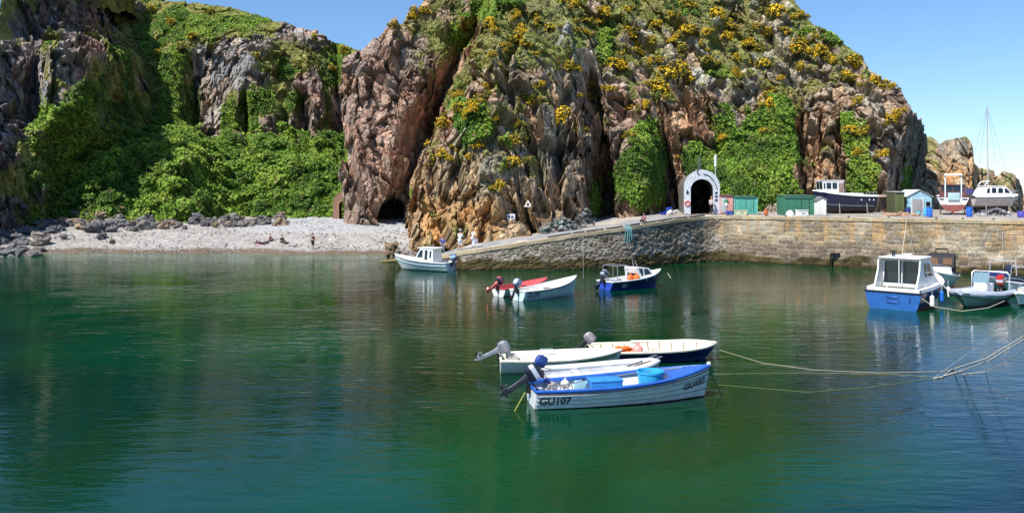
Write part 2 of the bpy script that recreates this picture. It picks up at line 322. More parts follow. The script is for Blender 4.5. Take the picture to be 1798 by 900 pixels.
HC = [(660, 250, 60, 200, (.33, .225, .185), 1.5), (770, 190, 20, 90, (.27, .12, .085), 1.3), (830, 90, 18, 60, (.42, .23, .15), 1.), (700, 300, 30, 50, (.32, .18, .14), 1), (790, 390, 80, 60, (.40, .25, .115), 1.6), (900, 390, 60, 45, (.36, .26, .155), 1.4), (920, 340, 30, 30, (.34, .31, .28), .9),
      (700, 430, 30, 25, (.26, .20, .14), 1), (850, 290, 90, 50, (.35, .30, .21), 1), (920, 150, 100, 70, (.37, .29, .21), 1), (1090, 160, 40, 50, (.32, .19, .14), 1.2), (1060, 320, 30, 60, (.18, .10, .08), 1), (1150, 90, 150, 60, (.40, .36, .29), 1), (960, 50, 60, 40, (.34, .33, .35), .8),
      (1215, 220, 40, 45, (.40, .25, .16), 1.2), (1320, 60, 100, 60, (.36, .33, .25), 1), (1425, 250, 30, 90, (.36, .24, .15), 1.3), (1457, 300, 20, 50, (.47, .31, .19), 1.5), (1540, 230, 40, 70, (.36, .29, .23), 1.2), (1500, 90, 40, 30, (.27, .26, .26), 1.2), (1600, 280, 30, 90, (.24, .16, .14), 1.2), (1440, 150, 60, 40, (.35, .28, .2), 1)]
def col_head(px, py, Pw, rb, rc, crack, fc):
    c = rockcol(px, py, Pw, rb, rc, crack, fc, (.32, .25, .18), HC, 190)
    wet = sstep(.8 - Pw[..., 2], 0, .7)[..., None]; c = c * (1 - .72 * wet) + np.array([.02, .02, .012]) * wet * .5
    och = sstep(fbm(Pw / np.array([2.5, 2.5, 4.5]), 222, 3), .15, .6) * sstep(py, 260, 340) * sstep(1020 - px, 0, 60) * sstep(px, 700, 740)
    return c * (1 - .45 * och[..., None]) + .45 * och[..., None] * np.array([.48, .27, .10])
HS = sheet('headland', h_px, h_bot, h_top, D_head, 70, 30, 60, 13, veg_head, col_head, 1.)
# its flanks, going straight back from its two edges
def flank(S, j, seed, name, sgn):
    e = S['P'][:S['n'], j]; K = 26; t = np.linspace(0, 1, K)[None, :] ** 1.3
    G = np.repeat(e[:, None], K, 1).copy(); G[..., 1] += 55 * t; G[..., 0] += sgn * 2. * np.sin(t * 6) * t
    d = facets(G, (4, 4, 5), seed)[0] * 1.5 * np.minimum(t * 8, 1); G[..., 0] += d
    c = np.array([.24, .18, .15]) * (1 + .3 * fbm(G / 3, seed, 3)[..., None])
    o = np_mesh(name, G, grid_faces(*G.shape[:2]), c, M_ROCK); tag(o, kind='structure')
flank(HS, -1, 5, 'headland_flank', -1); flank(HS, 0, 6, 'headland_flank', 1)

# ---- the low rocks beyond the quay
s_px = np.linspace(1596, 1815, 330)
s_top = interp(s_px, [(1596, 250), (1618, 244), (1632, 240), (1643, 246), (1648, 254), (1662, 248), (1680, 243), (1697, 241), (1706, 250), (1709, 262), (1708, 278), (1712, 292), (1722, 298), (1735, 294), (1745, 298), (1750, 308), (1765, 304), (1778, 307), (1790, 314), (1793, 326), (1797, 344), (1815, 346)])
s_bot = interp(s_px, [(1596, 374), (1815, 374)])
def D_stack(px, py):
    D = 134 + np.interp(py, [230, 300, 374], [14, 6, 0]) + 8 * np.clip((px - 1706) / 20, 0, 1) + 10 * np.clip((px - 1770) / 26, 0, 1) ** 2
    for c0, A, wl, wr in ((1664, 2, 20, 8), (1700, 1.5, 14, 6), (1718, 2, 9, 5), (1748, 2, 12, 5)):
        x = px - c0; D = D + A * np.clip(np.where(x < 0, 1 + x / wl, 1 - x / wr), 0, 1)
    return D
def veg_st(px, py, Pw):
    n = fbm(Pw / 3., 271, 3); g = sstep(n + .6 * ell(px, py, [(1628, 256, 12, 14, 1.2), (1690, 248, 14, 6, .6), (1640, 290, 14, 16, .5)]), .45, .8)
    return dict(leafy=np.zeros(px.shape), short=g * .8, bush=.3)
def col_st(px, py, Pw, rb, rc, crack, fc): return rockcol(px, py, Pw, rb, rc, crack, fc, (.40, .28, .165), [(1680, 262, 40, 16, (.30, .27, .22), 1.2), (1660, 320, 50, 40, (.46, .31, .175), 1), (1775, 330, 30, 30, (.38, .27, .18), 1)], 290)
SS = sheet('sea_stack', s_px, s_bot, s_top, D_stack, 0, 14, 22, 23, veg_st, col_st, .42)
# hide nothing behind it: its own far side
flank(SS, -1, 8, 'sea_stack_flank', -1)

# ---- beach and sea bed
def shore(x): return 91.0 + 1.2 * np.sin(x * .11) + .5 * np.sin(x * .37 + 1)
bx = np.concatenate([np.linspace(-150, -66, 20), np.linspace(-65, -8, 520)]); by = np.concatenate([np.linspace(62, 84, 8), np.linspace(85, 135, 420)])
BX, BY = np.meshgrid(bx, by); dsh = BY - shore(BX)
BZ = np.where(dsh > 0, 3.9 * (1 - np.exp(-dsh / 17.)) + .0 * dsh, dsh * .13)
BZ += .10 * fbm(np.stack([BX / 3, BY / 3, BX * 0], -1), 31, 3) + .06 * fbm(np.stack([BX / .5, BY / .5, BX * 0], -1), 33, 3)
bp = np.stack([BX, BY, BX * 0], -1)
g = fbm(bp / 1.2, 35, 4)[..., None]; fine = np.random.default_rng(3).random(BX.shape)[..., None]
dry = np.array([.36, .34, .32]); wetc = np.array([.15, .115, .085]); c = dry * (1 + .16 * g) * (.82 + .32 * fine)
speck = (fine > .975) & (dsh[..., None] > 1); c = np.where(speck, c * .4, c)
kw = sstep(2.6 + .6 * g[..., 0] - dsh, 0, 1.6)[..., None]; c = c * (1 - kw) + wetc * (.75 + .5 * fine) * kw
pale = (sstep(dsh, 9, 14) * sstep(BX, -38, -33))[..., None]; c = c * (1 - pale) + np.array([.38, .385, .39]) * (.92 + .1 * fine) * pale
beach = np_mesh('beach', np.stack([BX, BY, BZ], -1), grid_faces(*BX.shape), c, M_GRAVEL, True); tag(beach, kind='structure')

gx = np.array([-2500, -300, -100, 0, 100, 300, 2500.]); GX, GY = np.meshgrid(gx, np.array([-300, 0, 60, 150, 400, 4000.]))
bed = np_mesh('seabed', np.stack([GX, GY, GX * 0 - 3.5], -1), grid_faces(*GX.shape), np.ones(GX.shape + (3,)) * np.array([.08, .09, .06]), M_GRAVEL); tag(bed, kind='structure')

# ---- water
wx = np.concatenate([[-4000, -800, -250, -120], np.linspace(-75, 75, 260), [120, 250, 800, 4000]]); wy = np.concatenate([[-400, -60, 0], np.linspace(8, 100, 240), [125, 250, 800, 6000]])
WX, WY = np.meshgrid(wx, wy); wpp = np.stack([WX, WY, WX * 0], -1)
ds = shore(WX) - WY + 1.2 * fbm(wpp / 6, 41, 3)
kx = sstep(-9 - WX, 0, 6)
sh = np.exp(-np.clip(ds, 0, 99) / 2.6) * kx
sh2 = np.exp(-np.clip(ds, 0, 99) / 12.) * kx
deep = np.array([.0002, .033, .0105]) * (1 + .5 * fbm(wpp / 9, 43, 3)[..., None])
sky_bl = sstep(WX - .33 * WY + 2.5 * fbm(wpp / np.array([5., 7., 1]), 49, 4), -1.5, 4.5) * (1 - sstep(WY, 30, 46)); sky_bl = np.maximum(sky_bl, .22 * (1 - sstep(WY, 12, 24))); sky_bl = np.maximum(sky_bl, .3 * sstep(-WX - .25 * WY, -2, 3) * (1 - sstep(WY, 35, 70)))
deep = deep * (1 - sky_bl[..., None]) + sky_bl[..., None] * np.array([.0008, .021, .034])  # bluer areas imitate reflected sky, painted into the water's body colour
weed = sstep(fbm(wpp / np.array([5., 8., 1]), 47, 3), .1, .6)[..., None] * .45
deep = deep * (1 - weed) + weed * np.array([.003, .026, .004])
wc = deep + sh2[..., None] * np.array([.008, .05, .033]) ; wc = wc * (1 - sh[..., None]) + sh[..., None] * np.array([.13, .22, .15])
def mat_water():
    m = bpy.data.materials.new('sea_water'); m.use_nodes = True; n = m.node_tree; b = n.nodes['Principled BSDF']; L = n.links.new
    a = n.nodes.new('ShaderNodeAttribute'); a.attribute_name = 'Col'; L(a.outputs['Color'], b.inputs['Base Color'])
    b.inputs['Roughness'].default_value = .035; b.inputs['IOR'].default_value = 1.33; b.inputs['Specular IOR Level'].default_value = .45
    tc = n.nodes.new('ShaderNodeTexCoord')
    def layer(scale, sx, sy, rot, detail, rough=.55):
        mp = n.nodes.new('ShaderNodeMapping'); mp.inputs['Scale'].default_value = (sx, sy, 1); mp.inputs['Rotation'].default_value = (0, 0, rot); L(tc.outputs['Object'], mp.inputs['Vector'])
        t = n.nodes.new('ShaderNodeTexNoise'); t.inputs['Scale'].default_value = scale; t.inputs['Detail'].default_value = detail; t.inputs['Roughness'].default_value = rough; t.inputs['Distortion'].default_value = .4
        L(mp.outputs[0], t.inputs['Vector']); return t.outputs['Fac']
    prev = None
    patch = layer(.07, 1, 1.4, .3, 2)
    mr = n.nodes.new('ShaderNodeMapRange'); mr.inputs[1].default_value = .38; mr.inputs[2].default_value = .66; mr.inputs[3].default_value = .3; mr.inputs[4].default_value = 1.0; L(patch, mr.inputs[0])
    patch2 = layer(.16, 1, 1.8, .5, 3)
    mr2 = n.nodes.new('ShaderNodeMapRange'); mr2.inputs[1].default_value = .42; mr2.inputs[2].default_value = .62; mr2.inputs[3].default_value = .08; mr2.inputs[4].default_value = .75; L(patch2, mr2.inputs[0])
    for fac, dist in ((layer(.55, .6, 1.5, .25, 3), .034), (layer(1.15, .42, 1.5, .30, 2), .040), (layer(2.6, .5, 1.5, .12, 3), .021), (layer(6.5, .45, 1.5, -.25, 3), .009)):
        bp = n.nodes.new('ShaderNodeBump'); bp.inputs['Distance'].default_value = dist; L(fac, bp.inputs['Height']); L((mr2 if dist < .0205 else mr).outputs[0], bp.inputs['Strength'])
        if prev: L(prev, bp.inputs['Normal'])
        prev = bp.outputs[0]
    L(prev, b.inputs['Normal']); return m
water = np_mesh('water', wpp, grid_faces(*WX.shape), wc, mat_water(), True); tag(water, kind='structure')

# ---- plants
PAL_B = [(.05, .115, .014), (.10, .20, .02), (.16, .29, .028), (.23, .37, .04), (.30, .42, .06)]
PAL_G = [(.09, .15, .02), (.16, .24, .03), (.24, .27, .05), (.30, .27, .08), (.36, .30, .15)]
vl = LS['V']; vh = HS['V']; n1 = (LS['px'] > -60); n2 = np.ones(HS['px'].shape)
fr = (LS['py'] > -40) * n1
leaf_object('shrubs', [leaves(LS['P'], vl['leafy'] * fr * (vl['bush'] > .6), 80000, .26, PAL_B, (-.1, .55), 1), leaves(LS['P'], vl['leafy'] * fr * (vl['bush'] <= .6), 40000, .20, PAL_B, (0, .35), 2)])
leaf_object('hill_grass', [leaves(LS['P'], vl['short'] * (1 - vl['leafy']) * fr, 42000, .16, PAL_G[:4], (0, .2), 3), leaves(HS['P'], vh['short'] * (1 - vh['leafy']) * (HS['py'] > -60), 85000, .14, PAL_G, (0, .22), 4)])
leaf_object('ivy', [leaves(HS['P'], vh['leafy'] * (HS['py'] > -60), 80000, .18, PAL_B, (-.05, .35), 5)])
# ================================================================ QUAY AND SLIPWAY
QW = [(655, 459, -.05), (675, 459.5, .04), (700, 460, .20), (760, 468, .85), (818, 474.5, 1.75), (900, 474, 2.35), (1000, 473, 3.1), (1100, 470, 3.75), (1180, 463.5, 4.28), (1246, 458, 4.58), (1300, 460, 4.6), (1400, 465, 4.6), (1500, 470, 4.6), (1620, 476.5, 4.6), (1798, 485.5, 4.6), (2300, 510, 4.6)]
QP = []
for px, py, z in QW:
    D = DW(py); QP.append(((px - CX) / FPX * D, D, z))
QP = np.array(QP); seg = np.linalg.norm(np.diff(QP[:, :2], axis=0), axis=1); S_ = np.concatenate([[0], np.cumsum(seg)])
def qat(s): return np.stack([np.interp(s, S_, QP[:, i]) for i in range(3)], -1)
s_corner = S_[9]
ss = np.arange(0, S_[-1], .075); q = qat(ss)
q[:, 1] = np.convolve(np.pad(q[:, 1], 20, mode='edge'), np.ones(41) / 41, 'valid')     # a rounded corner
tang = np.gradient(q[:, :2], axis=0); tang /= np.linalg.norm(tang, axis=1, keepdims=True); nrm = np.stack([tang[:, 1], -tang[:, 0]], -1)
NZ = 76; tz = np.linspace(0, 1, NZ)
Zw = -1.2 + (q[:, 2][None] + 1.2) * tz[:, None]; Sg = np.broadcast_to(ss[None], Zw.shape)
def ashlar(s, z, h, wd, seed):
    r = np.floor(z / h + .25 * vnoise(np.stack([s * .4, z * 0, z * 0], -1), seed)); rr = z / h - r + .25 * vnoise(np.stack([s * .4, z * 0, z * 0], -1), seed)
    rr = z / h + .42 * vnoise(np.stack([s * .55, z * 0, z * 0], -1), seed) + .10 * vnoise(np.stack([s * 2.1, z * 2, z * 0], -1), seed + 1); r = np.floor(rr); fr_ = rr - r
    ww = wd * (.7 + .6 * hsh(r, r * 0, r * 0, seed)); cc = s / ww + hsh(r, r * 0 + 3, r * 0, seed) * 5
    cc = cc + .5 * vnoise(np.stack([cc * .9, r * 3.7, r * 0], -1), seed + 2)
    c = np.floor(cc); fc_ = cc - c
    e = np.minimum(np.minimum(fr_, 1 - fr_) * h, np.minimum(fc_, 1 - fc_) * ww)
    a = [hsh(c, r, r * 0 + k, seed + 5) for k in range(4)]
    return e, a
e1, a1 = ashlar(Sg, Zw, .40, .66, 60)
wob = fbm(np.stack([Sg * 1.6, Zw * 1.6, Zw * 0], -1), 66, 3) * .10
f1, f2, vv, r3 = voro(np.stack([(Sg + wob) / .50, (Zw + wob * .6) / .27, Zw * 0 + .5], -1), 62); e2 = (f2 - f1) * .22; a2 = r3
left = sstep(s_corner + 1.0 - Sg + .8 * vnoise(np.stack([Sg * .5, Zw * .7, Zw * 0], -1), 64), -1, 1)
topd = q[:, 2][None] - Zw
cop = (topd < .34)
e = np.where(left > .5, e2, e1); a = [np.where(left > .5, x, y) for x, y in zip(a2, a1)]
mort = 1 - sstep(e, .012, .045)
tan = np.array([.33, .255, .16]); grey = np.array([.22, .195, .17]); och = np.array([.37, .24, .115]); pale = np.array([.42, .36, .27]); darkr = np.array([.125, .10, .08]); brn = np.array([.19, .14, .11])
def mixc(a, b, k): return a * (1 - k[..., None]) + b * k[..., None]
n1_ = fbm(np.stack([Sg / 2.2, Zw / 1.2, Zw * 0], -1), 67, 4)
cr = mixc(tan * np.ones(Zw.shape + (1,)), och, np.clip(a[1] * 1.3 - .45, 0, 1)); cr = mixc(cr, grey, np.clip(a[2] * 1.6 - .7, 0, 1)); cr = mixc(cr, pale, np.clip(n1_ + .1, 0, .8))
low = sstep(2.35 + .5 * n1_ - Zw, -.15, .35); low = low * (1 - sstep(Sg, S_[10] + 13, S_[10] + 22) * sstep(Zw, 1.1, 1.5))
cr = mixc(cr, brn * (1 + .5 * (a[0][..., None] - .5)), low * .85)
cl = mixc(darkr * (.7 + 1.1 * a[0][..., None]), np.array([.27, .22, .165]), np.clip(a[1] * 2.2 - 1.0, 0, 1)); cl = mixc(cl, np.array([.23, .19, .13]), sstep(S_[7] - Sg, 2, 9) * .75 * (.6 + .5 * a[2]))
cr2 = mixc(cr, cl, left)
m_col = mixc(np.array([.42, .37, .28]) * np.ones(Zw.shape + (1,)), np.array([.36, .34, .30]), left) 
mk = mort * np.where(left > .5, np.clip(n1_ * 1.5 + .25 + .7 * sstep(S_[6] - Sg, -3, 3), 0.06, .9), .55 + .3 * np.clip(n1_ + .5, 0, 1))
cw = mixc(cr2, m_col, mk); cw = cw * (.66 + .6 * a[3])[..., None]
cw = np.where(cop[..., None], (np.array([.46, .38, .25]) * (.8 + .3 * hsh(np.floor(Sg / 1.3), Sg * 0, Sg * 0, 9)))[..., None] * 1. if False else np.array([.40, .33, .22]) * (.8 + .35 * hsh(np.floor(Sg / 1.3), np.floor(Sg * 0), np.floor(Sg * 0), 9))[..., None], cw)
cw = cw * (1 + .16 * n1_[..., None]) 
streak = sstep(fbm(np.stack([Sg / .35, Zw / 4, Zw * 0], -1), 68, 2), .35, .7) * (1 - left) * sstep(Zw, 1.5, 3) * .6; cw = mixc(cw, np.array([.55, .30, .12]), streak * .6)
tide = sstep(.95 + .45 * n1_ - Zw, 0, .3)[..., None]; cw = cw * (1 - tide) + tide * (np.array([.085, .065, .028]) * (.4 + a[0][..., None]))
wet = sstep(.22 + .08 * n1_ - Zw, 0, .1)[..., None]; cw = cw * (1 - .7 * wet) + wet * np.array([.015, .02, .01]) * .6
bul = np.where(left > .5, .065, .035) * sstep(e, .0, .07) * (.4 + .9 * a[0]) + .02 * fbm(np.stack([Sg / .3, Zw / .3, Zw * 0], -1), 69, 3)
bul = np.where(cop, .10, bul); bul = bul - .12 * (1 - tz[:, None] ** .5) * 0
G = np.stack([q[:, 0][None] + nrm[:, 0][None] * bul, q[:, 1][None] + nrm[:, 1][None] * (bul + (1 - tz[:, None]) * .35), Zw], -1)
o = np_mesh('quay_wall', G, grid_faces(*Zw.shape), np.clip(cw, 0, .8), M_STONE); tag(o, 'long harbour wall of tan stone blocks turning to dark rubble along the sloping slipway', 'harbour wall')
# top surface
dep = np.interp(ss, [S_[0], S_[3], S_[4], S_[5], S_[6], S_[7], S_[8], S_[9], S_[10]], [2.2, 3, 8, 9, 14, 24, 36, 60, 62])
inn = np.concatenate([[-.11, -.1, 0], np.linspace(.02, 1, 150) ** 1.6])
Gt = np.repeat(q[None], len(inn), 0).copy()
Gt[..., 1] += np.where(inn[:, None] > 0, inn[:, None] * dep[None], 0); Gt[:3, :, :2] += nrm[None] * np.array([.105, .10, 0])[:, None, None]
Gt[..., 2] += np.where(inn[:, None] > 0, .03 * fbm(Gt / 2., 81, 3), 0) + np.interp(Gt[..., 1] - q[None, :, 1], [0, 10, 40], [0, .05, .1]); Gt[0, :, 2] -= .03
dd = Gt[..., 1] - q[None, :, 1]
sl = sstep(s_corner - Gt[..., 0] * 0 - ss[None], 2, 8)
ct = mixc(np.array([.33, .30, .26]) * np.ones(dd.shape + (1,)), np.array([.29, .29, .29]), sl)
ct = mixc(ct, np.array([.44, .37, .26]), sstep(1.0 - dd, -.1, .2)); sandp = sstep(fbm(Gt / 3.2, 83, 3) + .5 * sstep(dd, 3, 6) * sl, .35, .6); ct = mixc(ct, np.array([.46, .40, .32]), sandp * .8)
ct = ct * (1 + .25 * fbm(Gt / .8, 85, 4)[..., None])
wetT = (sstep(.35 - Gt[..., 2], -.1, .15))[..., None]; ct = ct * (1 - wetT) + wetT * np.array([.22, .17, .07])
o = np_mesh('quay_surface', Gt, grid_faces(*dd.shape), np.clip(ct, 0, .8), M_GRAVEL, True); tag(o, kind='structure')
def quay_z(x): return float(np.interp(x, QP[:, 0], QP[:, 2]))
# ================================================================ MESH BUILDER
class MB:
    def __init__(s): s.bm = bmesh.new(); s.cl = s.bm.loops.layers.float_color.new('Col')
    def _c(s, fs, col):
        c = (*col, 1)
        for f in fs:
            for l in f.loops: l[s.cl] = c
    def faces(s, pts, idx, col):
        v = [s.bm.verts.new(p) for p in pts]; fs = []
        for i in idx:
            try: fs.append(s.bm.faces.new([v[k] for k in i]))
            except ValueError: pass
        s._c(fs, col); return fs
    def box(s, c, d, col, rz=0, ry=0, rx=0, bev=0, top=(1, 1)):
        n0 = set(s.bm.verts) if bev else None
        m = Matrix.Translation(c) @ Matrix.Rotation(rz, 4, 'Z') @ Matrix.Rotation(ry, 4, 'Y') @ Matrix.Rotation(rx, 4, 'X')
        P8 = []
        for z in (-1, 1):
            k = top if z > 0 else (1, 1)
            for x, y in ((-1, -1), (1, -1), (1, 1), (-1, 1)): P8.append(m @ Vector((x * d[0] / 2 * k[0], y * d[1] / 2 * k[1], z * d[2] / 2)))
        fs = s.faces(P8, [(3, 2, 1, 0), (4, 5, 6, 7), (0, 1, 5, 4), (1, 2, 6, 5), (2, 3, 7, 6), (3, 0, 4, 7)], col)
        if bev:
            es = list({e for f in fs for e in f.edges})
            r = bmesh.ops.bevel(s.bm, geom=es, offset=bev, segments=2, profile=.6, affect='EDGES'); s._c([f for f in r['faces']], col)
        return s
    def rings(s, rings, col, caps=True, closed=True, colf=None):
        vs = [[s.bm.verts.new(p) for p in r] for r in rings]; n = len(rings[0]); fs = []
        for i in range(len(vs) - 1):
            for j in range(n if closed else n - 1):
                k = (j + 1) % n
                try:
                    f = s.bm.faces.new((vs[i][j], vs[i][k], vs[i + 1][k], vs[i + 1][j]))
                    s._c([f], colf(i, j) if colf else col)
                except ValueError: pass
        if caps and closed:
            for r in (vs[0][::-1], vs[-1]):
                try: f = s.bm.faces.new(r); s._c([f], colf(0, 0) if colf else col)
                except ValueError: pass
        return s
    def cyl(s, a, b, r0, col, r1=None, n=10):
        a, b = Vector(a), Vector(b); r1 = r0 if r1 is None else r1; d = (b - a).normalized(); u = d.orthogonal().normalized(); v = d.cross(u)
        return s.rings([[p + (u * cos(2 * pi * i / n) + v * sin(2 * pi * i / n)) * r for i in range(n)] for p, r in ((a, r0), (b, r1))], col)
    def tube(s, pts, r, col, n=6):
        pts = [Vector(p) for p in pts]; R_ = []; pu = None
        for i, p in enumerate(pts):
            d = (pts[min(i + 1, len(pts) - 1)] - pts[max(i - 1, 0)]).normalized()
            u = d.orthogonal().normalized() if pu is None else (pu - d * pu.dot(d)).normalized(); pu = u; v = d.cross(u)
            rr = r[i] if isinstance(r, (list, tuple)) else r
            R_.append([p + (u * cos(2 * pi * k / n) + v * sin(2 * pi * k / n)) * rr for k in range(n)])
        return s.rings(R_, col)
    def lathe(s, prof, col, c=(0, 0, 0), n=16, m=None):
        c = Vector(c); m = m or Matrix.Identity(4)
        return s.rings([[m @ (c + Vector((r * cos(2 * pi * k / n), r * sin(2 * pi * k / n), z))) for k in range(n)] for r, z in prof], col)
    def ball(s, c, r, col, n=12, jit=0):
        r = r if isinstance(r, (list, tuple)) else (r, r, r); c = Vector(c)
        R_ = []
        for i in range(n // 2 + 1):
            a = pi * (i + .02) / (n // 2 + .04) 
            R_.append([c + Vector((r[0] * sin(a) * cos(2 * pi * k / n), r[1] * sin(a) * sin(2 * pi * k / n), -r[2] * cos(a))) * (1 + jit * random.uniform(-1, 1)) for k in range(n)])
        return s.rings(R_, col)
    def prism(s, poly, y0, y1, col, axis='y'):
        """outline in x,z pushed along y (or in x,y pushed along z)"""
        f = (lambda p, d: (p[0], d, p[1])) if axis == 'y' else ((lambda p, d: (d, p[0], p[1])) if axis == 'x' else (lambda p, d: (p[0], p[1], d)))
        return s.rings([[Vector(f(p, d)) for p in poly] for d in (y0, y1)], col)
    def build(s, name, mat, parent=None, ang=38, loc=None):
        bmesh.ops.recalc_face_normals(s.bm, faces=s.bm.faces[:])
        me = bpy.data.meshes.new(name); s.bm.to_mesh(me); s.bm.free()
        me.polygons.foreach_set('use_smooth', [True] * len(me.polygons)); me.set_sharp_from_angle(angle=R(ang)); me.materials.append(mat)
        o = bpy.data.objects.new(name, me); COL.objects.link(o)
        if parent: o.parent = parent
        if loc is not None: o.location = loc
        return o
def empty(name, loc, rz=0, label=None, cat=None, group=None, rx=0, ry=0):
    o = bpy.data.objects.new(name, None); COL.objects.link(o); o.location = loc; o.rotation_euler = (rx, ry, rz); o.empty_display_size = .3
    return tag(o, label, cat, group)
def kids(o): return [c for c in bpy.data.objects if c.parent == o]
def copy_tree(o, parent=None):
    c = o.copy(); COL.objects.link(c); c.parent = parent
    for ch in kids(o): copy_tree(ch, c)
    return c
WHITE = (.80, .80, .78); CREAM = (.72, .66, .52); NAVY = (.012, .02, .075); BLUE = (.02, .10, .42); MBLUE = (.03, .16, .62); BLACK = (.012, .012, .014); GREY = (.35, .36, .38); LGREY = (.55, .57, .6); RED = (.45, .03, .03); GREEN = (.03, .2, .12); WOOD = (.28, .17, .09); STEEL = (.6, .62, .65); ORANGE = (.75, .14, .02)
LTBL = (.05, .42, .68)
# ---------------------------------------------------------------- boats
class Hull:
    def __init__(s, L, B, H, draft=.3, sw=.85, rise=.35, rake=.35, p=2.2, e=.42, strise=.0, tm=.45, stemp=1.4):
        s.__dict__.update(locals())
    def hb(s, t):
        k = s.sw + (1 - s.sw) * sin(pi / 2 * min(t / s.tm, 1))
        if t > s.tm: k *= max(0, 1 - ((t - s.tm) / (1 - s.tm)) ** s.p)
        return s.B / 2 * k
    def zs(s, t): return s.H + s.rise * t ** 2.4 + s.strise * (1 - t) ** 3
    def zk(s, t): return -s.draft + (s.draft * .9) * max(0, (t - .75) / .25) ** 2
    def pt(s, t, q, side, inset=0, dz=0):
        hb = max(0, s.hb(t) - inset); ex = s.e + (.85 - s.e) * t ** 2
        z = s.zk(t) + (s.zs(t) - s.zk(t)) * q
        return Vector((s.L * t - s.rake * (1 - q) ** s.stemp * t ** 4 - (inset * .8 if t > .97 else 0), side * hb * q ** ex, z + dz))
    def at(s, x, z, side):
        t, q = x / s.L, .5
        for _ in range(8):
            t = min(.999, (x + s.rake * (1 - q) ** s.stemp * t ** 4) / s.L); q = min(1, max(0.01, (z - s.zk(t)) / (s.zs(t) - s.zk(t))))
        return s.pt(t, q, side)
def hull_mesh(root, h, top, bot, trim=None, boot=.03, strakes=0, transom=None, n=30, m=14, wall=.045, floor=None, inner=None, t0=0., t1=1., mat=None, trimr=.035, band=None, tz0=None):
    ts = [i / n for i in range(n + 1)]; nb = 4
    if strakes:
        us = []
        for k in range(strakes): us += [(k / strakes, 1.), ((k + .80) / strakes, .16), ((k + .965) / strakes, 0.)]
        us.append((1., 0.))
    else: us = [(0., 0.), (.07, 0.)] + [(j / m, 0.) for j in range(1, m + 1)]
    def row(t, side):
        zk_, zs_ = h.zk(t), h.zs(t); q0 = max(.02, min(.9, (boot - zk_) / (zs_ - zk_)))
        r = [h.pt(t, q0 * j / nb, side) for j in range(nb)]
        for u, off in us:
            p = h.pt(t, q0 + (1 - q0) * u, side); p.y += side * .05 * off * min(1, (1 - t) * 5); r.append(p)
        return r
    mb = MB()
    for side in (1, -1):
        def cf(i, j):
            if j < nb: return bot
            u = us[j - nb][0]
            if band and band[0] <= u < band[1]: return band[2]
            if j == nb and not strakes and boot > -.1: return tuple(.55 * c + .4 * g_ for c, g_ in zip(top, (.13, .14, .07)))
            if strakes and (j - nb) % 3 in (1, 2): return tuple(.33 * c for c in top)  # dark bands below each lap: the ledge shadow painted into the hull colour
            return top
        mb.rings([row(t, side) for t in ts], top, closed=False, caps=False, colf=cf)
    qs = [j / m for j in range(m + 1)]
    ring = [h.pt(0, q, 1) for q in qs] + [h.pt(0, q, -1) for q in reversed(qs)][:-1]
    mb.rings([ring, [Vector((.0, 0, p.z)) for p in ring]], transom or top, caps=False)
    hull = mb.build('hull', mat or M_PAINT, root, 30)
    if floor is not None:
        mb = MB(); k = max(0, int(t0 * n)); ts2 = [i / n for i in range(k, int(t1 * n) + 1)]
        for side in (1, -1):
            R_ = []
            for t in ts2:
                zs_, zk_ = h.zs(t), h.zk(t); qf = min(.95, max(.12, (floor - zk_) / (zs_ - zk_)))
                R_.append([h.pt(t, 1, side), *[h.pt(t, 1 - (1 - qf) * j / 5, side, wall) for j in range(6)], Vector((h.pt(t, qf, side).x, 0, max(floor, zk_ + .1)))])
            mb.rings(R_, inner or top, closed=False, caps=False)
        for t in (ts2[0], ts2[-1]):
            if t > .97: continue
            dx = wall if t == ts2[0] and t == 0 else 0
            ring = [h.pt(t, q, 1, wall) + Vector((dx, 0, 0)) for q in (.2, .4, .6, .8, 1)] + [h.pt(t, q, -1, wall) + Vector((dx, 0, 0)) for q in (1, .8, .6, .4, .2)]
            mb.rings([ring, [Vector((p.x, 0, p.z)) for p in ring]], inner or top, caps=False)
        mb.build('interior', M_MATT, root, 30)
    if trim:
        mb = MB()
        for side in (1, -1): mb.tube([h.pt(t, 1, side) + Vector((0, 0, .01)) for t in ts], trimr, trim, 6)
        mb.tube([h.pt(0, 1, 1), h.pt(0, 1, -1)], trimr, trim, 6); mb.build('gunwale', M_PAINT, root)
    return hull
def deck(root, h, t0, t1, col, z=0.0, camber=.06, name='deck', inset=.0, hole=None, n=16):
    mb = MB(); R_ = []
    for i in range(n + 1):
        t = t0 + (t1 - t0) * i / n; hb = h.pt(t, 1, 1, inset); R_.append([Vector((hb.x, hb.y * k, hb.z + z + camber * (1 - k * k))) for k in (-1, -.75, -.5, -.25, 0, .25, .5, .75, 1)])
    mb.rings(R_, col, closed=False, caps=False)
    if t0 > .02: mb.rings([R_[0], [p - Vector((0, 0, .22)) for p in R_[0]]], col, closed=False, caps=False)
    return mb.build(name, M_PAINT, root, 30)
